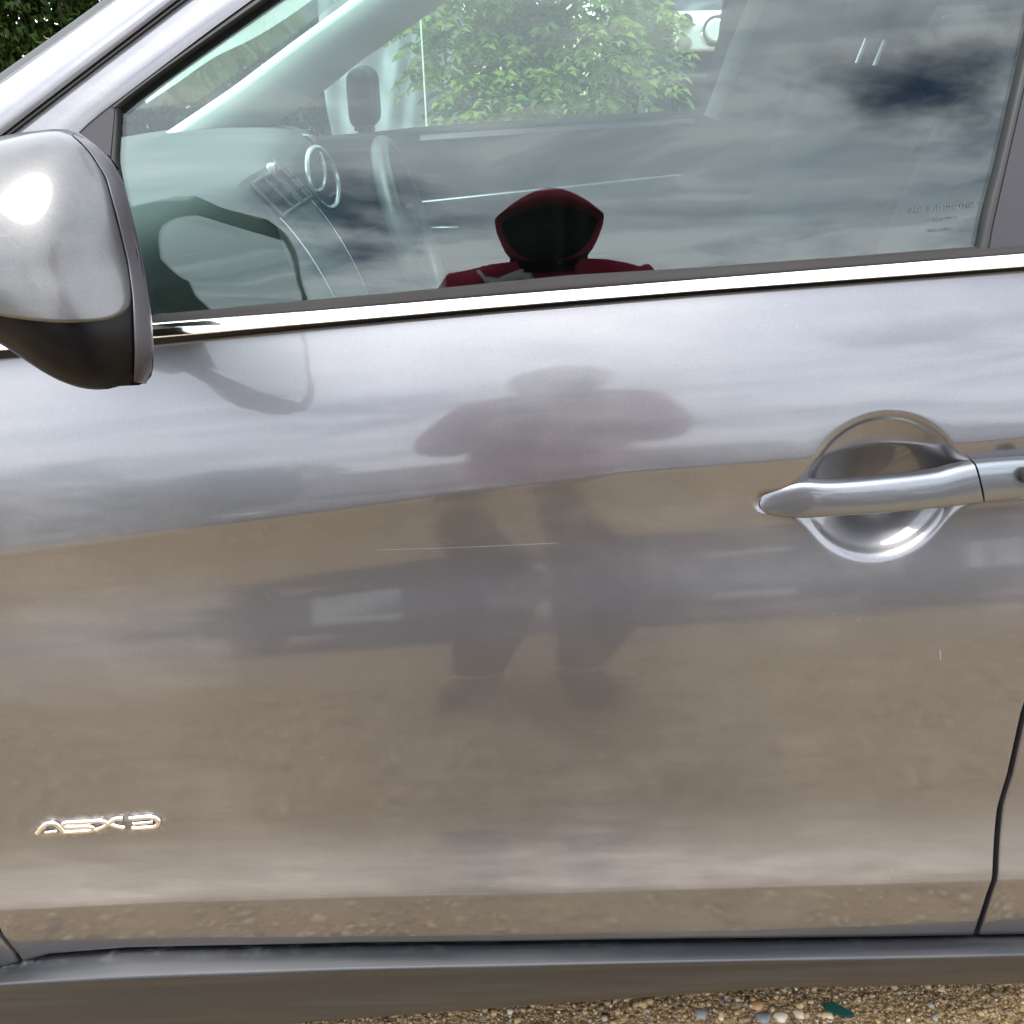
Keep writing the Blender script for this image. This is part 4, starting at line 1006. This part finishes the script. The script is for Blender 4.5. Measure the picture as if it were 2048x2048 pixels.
tree(-6.2, -16.5, 4.4, 2.6, 'round tree second from the left among those opposite the car')
tree(8.5, -19, 4.0, 2.6, 'low tree opposite the rear of the car')
hedge('hedge', -16, -3.5, -13.5, 3.3, M['leaf_mid'], 16000, 'low green hedge far behind the photographer', (0.14, 0.26), depth=1.0)

# pale plastic sheet draped over a stack, behind the tree
ts = M['sheet'] = simple('pale_plastic_sheet', (0.30, 0.33, 0.37), 0.22, var=0.05, spec=0.6)
P = []
for j in range(60):
    v = j / 59; row = []
    for i in range(90):
        u = i / 89; x = -0.92 + 0.74 * u
        if v < 0.55: y = 4.9 - 0.10 * v; z = 1.42 * v / 0.55
        else: y = 4.84 + 1.0 * (v - 0.55) / 0.45; z = 1.42 + 0.05 * math.sin(6 * u)
        wr = 0.5 * math.sin(17 * u + 6 * v + 2 * math.sin(9 * v)) * math.sin(7 * v + 3 * u) + 0.4 * math.sin(29 * u - 15 * v + math.sin(12 * u)) + 0.22 * math.sin(61 * v + 25 * u)
        row.append((x + 0.02 * math.sin(11 * v + 5 * u), y - 0.035 * wr, z + 0.025 * wr * (v > .5) + 0.06 * math.sin(3.1 * u)))
    P.append(row)
V, F = sheet(P, flip=False); mk('plastic_sheet', V, F, ts, label='pale crumpled plastic sheet draped behind the young tree', cat='tarpaulin')
mb = MB(); mb.box((-0.88, 4.98, 0), (-0.24, 5.8, 1.36)); mb.build('covered_stack', M['trim_dark'], None, smooth=False, label='dark stack hidden under the pale plastic sheet', cat='stack')
# slender wire stake in front of the tree
mb = MB(); mb.tube([(-0.315, 3.55, -0.05), (-0.32, 3.56, 1.0), (-0.325, 3.55, 1.8)], 0.0035, 6); mb.build('stake', M['trim_light'], None, label='thin pale stake standing in the weeds by the young tree', cat='stake')

# ------------------------------------------------------------------ other vehicles
def vehicle_paint(name, col): return simple(name, col, 0.42, 0.0, 0.15, var=0.08, spec=0.3)
def ring_section(cx, y, hw, z0, z1, p=4.5, n=28):
    out = []
    for k in range(n):
        a = 2 * math.pi * k / n; c, s = math.cos(a), math.sin(a)
        out.append((cx + hw * math.copysign(abs(c) ** (2 / p), c), y, (z0 + z1) / 2 + (z1 - z0) / 2 * math.copysign(abs(s) ** (2 / p), s)))
    return out
def off_roader(name, label, loc, rotz, col_m):
    """front faces -y in its own frame"""
    t_ = thing(name, (0, 0, 0), label, 'off-roader')
    sec = [(-2.30, .80, .42, .95), (-2.27, .90, .38, 1.06), (-2.1, .94, .34, 1.14), (-1.2, .95, .32, 1.18), (-1.0, .95, .32, 1.22), (0, .95, .32, 1.22), (2.1, .95, .34, 1.22), (2.3, .92, .4, 1.20), (2.34, .8, .5, 1.1)]
    V, F = sheet([ring_section(0, *s, p=7) for s in sec], closed_v=True); F.append(tuple(range(28))); F.append(tuple(range(len(V) - 28, len(V)))[::-1]); mk('body', V, F, col_m, t_)
    sec = [(-1.22, .78, 1.12, 1.2), (-0.55, .76, 1.12, 1.78), (-0.35, .75, 1.12, 1.86), (1.9, .75, 1.12, 1.88), (2.2, .76, 1.12, 1.80), (2.32, .8, 1.12, 1.25)]
    V, F = sheet([ring_section(0, *s, p=7) for s in sec], closed_v=True); F.append(tuple(range(28))); F.append(tuple(range(len(V) - 28, len(V)))[::-1]); mk('cabin', V, F, col_m, t_)
    gm = M['pillar']
    V, F = extrude_outline([(-.66, -1.16, 1.26), (.66, -1.16, 1.26), (.62, -.60, 1.76), (-.62, -.60, 1.76)], (0, .02, -.02)); V = [np.array(v) + np.array([0, -.055, .03]) for v in V]; mk('windscreen', V, F, gm, t_, False)
    for s in (-1, 1):
        for y0, y1, ya in ((-.95, .35, -.45), (.45, 1.3, .45), (1.4, 2.1, 1.4)):
            V, F = extrude_outline([(s * .775, y0, 1.26), (s * .775, y1, 1.26), (s * .765, y1 - .05, 1.70), (s * .765, ya, 1.70)], (s * .012, 0, 0)); mk('side_window', V, F, gm, t_, False)
    V, F = rbox((0, -2.315, .86), (.52, .02, .10), .015, 2); g_ = mk('grille', V, F, M['black'], t_)
    for k in range(4):
        V, F = rbox((0, -2.335, .79 + .048 * k), (.50, .008, .008), .004, 1); mk('grille_bar', V, F, M['trim_silver'], g_)
    for s in (-1, 1):
        V, F = rbox((s * .72, -2.30, .90), (.20, .03, .11), .03, 3); h = mk('headlight', V, F, M['lamp_white'], t_)
        for dx, dz, r in ((-.045 * s, .005, .088), (.135 * s, .055, .045), (.135 * s, -.06, .045)):
            mb = MB(); c_ = np.array([s * .72 + dx, -2.335, .90 + dz])
            mb.tube([c_, c_ + np.array([0, -.012, 0])], [r, r * .92], 24, up=(0, 0, 1)); mb.build('lamp_ring', M['chrome'] if dz != .05 else M['lamp_red'], h)
            if r > .05:
                mb = MB(); mb.tube([c_ + np.array([0, -.012, 0]), c_ + np.array([0, -.022, 0])], [r * .72, r * .6], 24); mb.build('lamp_lens', M['lamp_white'], h)
    V, F = rbox((0, -2.34, .56), (.92, .07, .13), .05, 3); mk('bumper', V, F, M['black'], t_)
    V, F = rbox((0, -2.415, .58), (.26, .006, .055), .005, 1); mk('number_plate', V, F, M['lamp_white'], t_)
    for s in (-1, 1):
        V, F = rbox((s * 1.03, -.78, 1.30), (.09, .05, .10), .04, 3); mk('door_mirror', V, F, M['black'], t_)
        for y in (-1.45, 1.40):
            mb = MB(); x0 = s * .86; mb.tube([(x0 - .11, y, .36), (x0 - .09, y, .36), (x0 + .09, y, .36), (x0 + .11, y, .36)], [.33, .36, .36, .33], 32); w_ = mb.build('wheel', M['tyre'], t_)
            mb = MB(); mb.tube([(x0 + s * .10, y, .36), (x0 + s * .118, y, .36)], [.24, .22], 24); mb.build('rim', M['alloy'], w_)
    t_.location = loc; t_.rotation_euler = (0, 0, rotz)
    ORIG[t_.name] = Vector((0, 0, 0)); return t_
M['lamp_white'] = simple('pale_lamp_lens', (0.70, 0.71, 0.71), 0.12, 0.2, 0.5)
M['lamp_red'] = simple('rosy_lamp_lens', (0.45, 0.16, 0.15), 0.15, 0.0, 0.5)
off_roader('off_roader', 'dark blue off-roader with round lamps seen through the far car window', (1.92, 8.0, 0.27), R(0), vehicle_paint('dark_blue_paint', (0.02, 0.028, 0.045)))
off_roader('off_roader', 'dark grey off-roader standing opposite, its round lamps reflected in the front door', (-1.0, -6.6, 0), R(180), vehicle_paint('dark_grey_paint', (0.022, 0.023, 0.027)))
off_roader('off_roader', 'black off-roader beside the dark grey one, opposite the rear door', (1.25, -7.0, 0), R(180), vehicle_paint('black_paint', (0.012, 0.012, 0.014)))
off_roader('off_roader', 'black off-roader furthest right of those opposite, reflected behind the door handle', (3.5, -7.1, 0), R(180), vehicle_paint('soot_paint', (0.016, 0.016, 0.018)))

# ------------------------------------------------------------------ the photographer (seen in the glass and in the paint)
M['maroon'] = simple('maroon_sweatshirt', (0.24, 0.017, 0.040), 0.95, bump=0.5, bscale=500, var=0.25, spec=0.15)
M['denim'] = simple('dark_jeans', (0.020, 0.023, 0.032), 0.9, bump=0.4, bscale=700, var=0.3, spec=0.2)
M['shoe'] = simple('black_boots', (0.012, 0.011, 0.010), 0.6, var=0.3)
M['skin'] = simple('skin', (0.46, 0.27, 0.19), 0.5, var=0.08)
M['hood_shade'] = simple('hood_shade_black', (0.004, 0.004, 0.0045), 0.95, spec=0.05)  # near-black colour standing in for the dark inside the hood
M['print'] = simple('pale_grey_print', (0.42, 0.44, 0.43), 0.7)
PX, PY = 0.030, -1.22
person = thing('person', (PX, PY, 0), 'person in maroon hooded sweatshirt reflected in the car window, holding a phone', 'person')
def skin_mesh(name, nodes, edges, material, parent, sub=2, extra=None):
    me = bpy.data.meshes.new(name); names = list(nodes)
    off = np.array(wloc(parent))
    me.from_pydata([tuple(np.array(nodes[k][0]) - off) for k in names], [(names.index(a), names.index(b)) for a, b in edges], []); me.update()
    o = bpy.data.objects.new(name, me); COL.objects.link(o)
    md = o.modifiers.new('s', 'SKIN'); md.use_smooth_shade = True
    sk = me.skin_vertices[0].data
    for i, k in enumerate(names):
        r = nodes[k][1]; sk[i].radius = (r, r) if not hasattr(r, '__len__') else r
        sk[i].use_root = (i == 0)
    s2 = o.modifiers.new('u', 'SUBSURF'); s2.levels = sub; s2.render_levels = sub
    dg = bpy.context.evaluated_depsgraph_get(); em = bpy.data.meshes.new_from_object(o.evaluated_get(dg))
    o.modifiers.clear(); old = o.data; o.data = em; bpy.data.meshes.remove(old); em.name = name
    em.materials.clear(); em.materials.append(material); em.polygons.foreach_set('use_smooth', [True] * len(em.polygons))
    o.parent = parent; ORIG[o.name] = Vector(off); return o
def pt(dx, dy, z): return np.array([PX + dx, PY + dy, z])
B_ = {'pel': (pt(0, 0, .93), (.13, .10)), 'sp': (pt(0, 0, 1.10), (.12, .09)), 'ch': (pt(0, .01, 1.30), (.14, .10)), 'nk0': (pt(0, 0, 1.42), .075), 'nk': (pt(0, .015, 1.47), .055), 'hd': (pt(0, .03, 1.545), (.075, .085)), 'hd2': (pt(0, .025, 1.605), (.064, .075)),
      'nose': (pt(0, .108, 1.55), .016)}
E_ = [('pel', 'sp'), ('sp', 'ch'), ('ch', 'nk0'), ('nk0', 'nk'), ('nk', 'hd'), ('hd', 'hd2'), ('hd', 'nose')]
phone_c = CAM - FWD * 0.013 - UPV * 0.048
for s, t in ((-1, 'l'), (1, 'r')):
    wr = phone_c + RGT * s * 0.075 - UPV * 0.045 - FWD * 0.045
    B_['sh' + t] = (pt(s * .17, 0, 1.42), .06); B_['el' + t] = (pt(s * .25, .06, 1.17), .042); B_['wr' + t] = (wr, .026)
    B_['pa' + t] = (phone_c + RGT * s * 0.058 - UPV * 0.012 - FWD * 0.030, (.026, .018))
    B_['hp' + t] = (pt(s * .09, 0, .88), .09); B_['kn' + t] = (pt(s * .11, .04, .50), .06); B_['an' + t] = (pt(s * .12, 0, .10), .042); B_['to' + t] = (pt(s * .14, .15, .05), .035)
    E_ += [('nk0', 'sh' + t), ('sh' + t, 'el' + t), ('el' + t, 'wr' + t), ('wr' + t, 'pa' + t), ('pel', 'hp' + t), ('hp' + t, 'kn' + t), ('kn' + t, 'an' + t), ('an' + t, 'to' + t)]
    for k in range(4):       # fingers laid round the back of the phone
        b0 = phone_c + RGT * s * 0.050 + UPV * (0.016 - 0.017 * k) - FWD * 0.020
        b1 = phone_c + RGT * s * 0.046 + UPV * (0.020 - 0.019 * k) + FWD * 0.004; b2 = phone_c + RGT * s * (0.030 - .003 * (k == 3)) + UPV * (0.020 - 0.019 * k) + FWD * 0.012; b3 = phone_c + RGT * s * (0.012 + .006 * (k in (0, 3))) + UPV * (0.018 - 0.019 * k) + FWD * 0.012
        for q, (b, r) in enumerate(((b0, .0095), (b1, .009), (b2, .0085), (b3, .007))): B_['f%s%d%d' % (t, k, q)] = (b, r)
        E_ += [('pa' + t, 'f%s%d0' % (t, k)), ('f%s%d0' % (t, k), 'f%s%d1' % (t, k)), ('f%s%d1' % (t, k), 'f%s%d2' % (t, k)), ('f%s%d2' % (t, k), 'f%s%d3' % (t, k))]
    th = [phone_c + RGT * s * 0.052 - UPV * 0.028 - FWD * 0.026, phone_c + RGT * s * 0.036 - UPV * 0.016 - FWD * 0.018, phone_c + RGT * s * 0.016 - UPV * 0.008 - FWD * 0.017]
    for q, (b, r) in enumerate(zip(th, (.012, .011, .008))): B_['t%s%d' % (t, q)] = (b, r)
    E_ += [('wr' + t, 't%s0' % t), ('t%s0' % t, 't%s1' % t), ('t%s1' % t, 't%s2' % t)]
skin_mesh('body', B_, E_, M['skin'], person)
S_ = {'ch': (pt(0, .0, 1.27), (.20, .13)), 'sp': (pt(0, 0, 1.08), (.205, .13)), 'hem': (pt(0, 0, .88), (.19, .13)), 'nk0': (pt(0, -.005, 1.40), (.125, .105)), 'nk': (pt(0, 0.01, 1.475), (.105, .095))}
SE = [('ch', 'sp'), ('sp', 'hem'), ('ch', 'nk0'), ('nk0', 'nk')]
for s, t in ((-1, 'l'), (1, 'r')):
    wr = B_['wr' + t][0]; el = pt(s * .245, .05, 1.16)
    S_['sh' + t] = (pt(s * .18, 0, 1.40), .092); S_['el' + t] = (el, .082); S_['cu' + t] = (wr * .88 + el * .12, .046)
    SE += [('nk0', 'sh' + t), ('sh' + t, 'el' + t), ('el' + t, 'cu' + t)]
hoodie = skin_mesh('sweatshirt', S_, SE, M['maroon'], person)
T_ = {'pel': (pt(0, 0, .92), (.16, .115))}; TE = []
for s, t in ((-1, 'l'), (1, 'r')):
    T_['hp' + t] = (pt(s * .095, 0, .82), .105); T_['kn' + t] = (pt(s * .115, .045, .50), .078); T_['an' + t] = (pt(s * .12, 0, .11), .066)
    TE += [('pel', 'hp' + t), ('hp' + t, 'kn' + t), ('kn' + t, 'an' + t)]
skin_mesh('trousers', T_, TE, M['denim'], person)
for s in (-1, 1):
    V, F = rbox(pt(s * .13, .055, .055), (.052, .15, .055), .045, 4, Matrix.Rotation(R(-8 * s), 3, 'Z')); mk('boot', V, F, M['shoe'], person)
# hood: rings from the opening back over the head
hcx = pt(0, 0.035, 1.575)
def hood_ring(y, sw, top, bot, zc=0.0, p=1.3, n=80):
    out = []
    for k in range(n):
        a = 2 * math.pi * k / n; c, s = math.cos(a), math.sin(a); x = c
        if s >= 0: z = 1.04 * top * (1 - abs(x) ** p) ** 0.76
        else: z = -1.30 * bot * (1 - abs(x) ** 2.6) ** 0.72
        out.append((hcx[0] + x * sw, hcx[1] + y + 0.15 * z, hcx[2] + zc + z))
    return out
hcx = pt(0, 0.035, 1.588)
hr_ = [hood_ring(0.068, .106, .046, .098, 0, 1.9), hood_ring(0.104, .112, .048, .104, 0, 1.9), hood_ring(0.112, .116, .056, .106, .0, 1.8), hood_ring(0.108, .118, .070, .106, .0, 1.75), hood_ring(0.085, .1195, .100, .106, .0, 1.6), hood_ring(0.045, .120, .118, .106, .0, 1.6), hood_ring(-0.02, .117, .116, .104, .0, 1.6), hood_ring(-0.08, .098, .090, .095, -.005, 1.6), hood_ring(-0.115, .06, .05, .06, -.01, 2), hood_ring(-0.125, .01, .01, .01, -.01, 2)]
V, F = sheet(hr_, closed_v=True, flip=True); mk('hood', V, F, M['maroon'], person)
V, F = sheet([hood_ring(0.072, .109, .045, .101, 0, 1.9), hood_ring(0.02, .105, .06, .095, 0, 1.6), hood_ring(-0.05, .09, .07, .08, 0, 1.6), hood_ring(-0.09, .02, .02, .02)], closed_v=True); mk('hood_inner_shade', V, F, M['hood_shade'], person)  # inner shading of the hood, painted as a black shell
V, F = sheet([hood_ring(-0.05, .084, .075, .11, 0, 2.2), hood_ring(0.02, .083, .07, .11, 0, 2.2), hood_ring(0.060, .066, .05, .095, 0, 2.2), hood_ring(0.088, .036, .03, .05, 0, 2), hood_ring(0.092, .005, .005, .005)], closed_v=True, flip=True); mk('added_face_cover', V, F, M['hood_shade'], person)  # black cover added so the face stays dark in the opening
mb = MB(); mb.tube([pt(0, .03, 1.43), pt(0, .035, 1.48), pt(0, .04, 1.54)], [.098, .088, .088], 24, up=(0, 1, 0)); mb.build('added_neck_cover', M['hood_shade'], person)  # black tube added so no pale neck shows below the hood
# pale leaping cat emblem printed on the chest, laid on the cloth
cat = [(830, 1328), (842, 1326), (858, 1338), (876, 1358), (900, 1368), (940, 1368), (985, 1352), (1030, 1342), (1070, 1338), (1082, 1326), (1092, 1324), (1104, 1328), (1114, 1338), (1110, 1346), (1096, 1350), (1090, 1358), (1100, 1372), (1122, 1384), (1132, 1396), (1120, 1398), (1098, 1390), (1070, 1376), (1040, 1374), (1000, 1384), (960, 1392), (930, 1400), (902, 1420), (870, 1432), (862, 1426), (886, 1412), (900, 1394), (890, 1380), (866, 1366), (846, 1348), (832, 1338)]
from mathutils.bvhtree import BVHTree
bmh = bmesh.new(); bmh.from_mesh(hoodie.data); bv_ = BVHTree.FromBMesh(bmh)
def emblem(zx, zy):
    x = PX + 0.008 + (zx - 1198) * 0.00043 * 1.05; z = 1.405 - (zy - 1370) * 0.00090
    loc, nor, _, _ = bv_.ray_cast(Vector((x - PX, 1.0, z)), Vector((0, -1, 0)))
    y = (loc.y if loc else 0.12) + 0.003
    return (x, PY + y, z)
bm = bmesh.new(); vs = [bm.verts.new((p[0], 0, -p[1])) for p in cat]; f = bm.faces.new(vs); bmesh.ops.triangulate(bm, faces=[f])
bmesh.ops.subdivide_edges(bm, edges=bm.edges[:], cuts=2, use_grid_fill=True); bm.verts.ensure_lookup_table()
V = [emblem(v.co.x, -v.co.z) for v in bm.verts]; F = [tuple(q.index for q in f.verts) for f in bm.faces]; bm.free()
mk('chest_emblem', V, F, M['print'], person)
# phone
ph_rot = Matrix((tuple(RGT), tuple(FWD), tuple(UPV))).transposed()
V, F = rbox(phone_c, (.0365, .0041, .0735), .004, 3, ph_rot); phone = mk('phone', V, F, M['void'], None, label='black phone held up in both hands before the hooded person', cat='phone')
V, F = rbox(phone_c - FWD * .0042, (.034, .0004, .070), .0003, 1, ph_rot); mk('screen', V, F, M['pillar'], phone)
mb = MB(); q = phone_c + FWD * .004 + UPV * .058 - RGT * .020; mb.tube([q, q + FWD * .002], [.008, .007], 16); mb.build('camera_lens', M['pillar'], phone)

# ------------------------------------------------------------------ small things
sh = [onz(px, py, 0.004) for px, py in [(1645, 2012), (1665, 2008), (1706, 2032), (1708, 2036), (1690, 2038), (1652, 2026)]]
V, F = extrude_outline([p + np.array([0, 0, .006]) for p in sh][::-1], (0, 0, -.005))
mk('glass_shard', V, F, simple('green_shard', (0.012, 0.060, 0.050), 0.35, var=0.3), None, False, label='dark green sliver lying on the gravel beside the pale stones', cat='shard')
def stone(px, py, r, col, label):
    bm = bmesh.new(); bmesh.ops.create_icosphere(bm, subdivisions=2, radius=1); c = onz(px, py, r * .4); a = rnd.uniform(0, 6)
    V = []
    for v in bm.verts:
        k = 1 + 0.13 * math.sin(4 * v.co.x + a) * math.cos(3 * v.co.y + a) + rnd.gauss(0, .03); V.append(c + np.array([v.co.x * r * 1.2, v.co.y * r, v.co.z * r * .7]) * k)
    F = [tuple(q.index for q in f.verts) for f in bm.faces]; bm.free()
    mk('stone', V, F, simple('stone_' + label.split()[0], col, .5, bump=.4, bscale=200, var=.3), None, label=label, cat='stone')
stone(1562, 2036, .0095, (.46, .41, .32), 'white lumpy stone on the gravel left of the green sliver')
stone(1655, 2035, .0085, (.55, .46, .28), 'yellowish stone touching the green sliver')
stone(1514, 2013, .0095, (.34, .20, .09), 'orange brown stone on the gravel near the sill')
stone(1600, 2030, .0095, (.44, .38, .28), 'cream pitted stone between the white stone and the green sliver')
stone(1526, 2038, .0105, (.15, .155, .165), 'blue grey stone at the bottom edge below the orange brown one')
stone(1404, 2030, .0095, (.20, .20, .205), 'pale grey stone leftmost of the larger stones under the sill')
stone(1883, 1981, .0065, (.46, .39, .26), 'small cream stone on its own below the right sill')
stone(1450, 2005, .0075, (.27, .27, .29), 'small dark grey stone close under the sill')
# etched mark in the corner of the door glass
def glass_text(s, px, py, h, name='etched_text'):
    cu = bpy.data.curves.new(name, 'FONT'); cu.body = s; cu.size = h; cu.align_x = 'CENTER'
    to = bpy.data.objects.new(name, cu); COL.objects.link(to)
    dg = bpy.context.evaluated_depsgraph_get(); me = bpy.data.meshes.new_from_object(to.evaluated_get(dg)); bpy.data.objects.remove(to)
    c = on(px, py, glassY, -0.0006); off = np.array(wloc(door)); V = []
    for v in me.vertices:
        x = c[0] + v.co.x; z = c[2] + v.co.y + 0.063 * v.co.x; V.append((x, glassY(x, z) - 0.0006, z))
    F = [tuple(p.vertices) for p in me.polygons]
    mk(name, V, F, M['etch'], door, False)
M['etch'] = simple('grey_etching', (0.05, 0.058, 0.058), 0.6)
glass_text('AGC AUTOMOTIVE', 1886, 420, 0.0068); glass_text('E6  43R-001582', 1886, 440, 0.0038); glass_text('DOT 45  M70', 1880, 462, 0.0036)
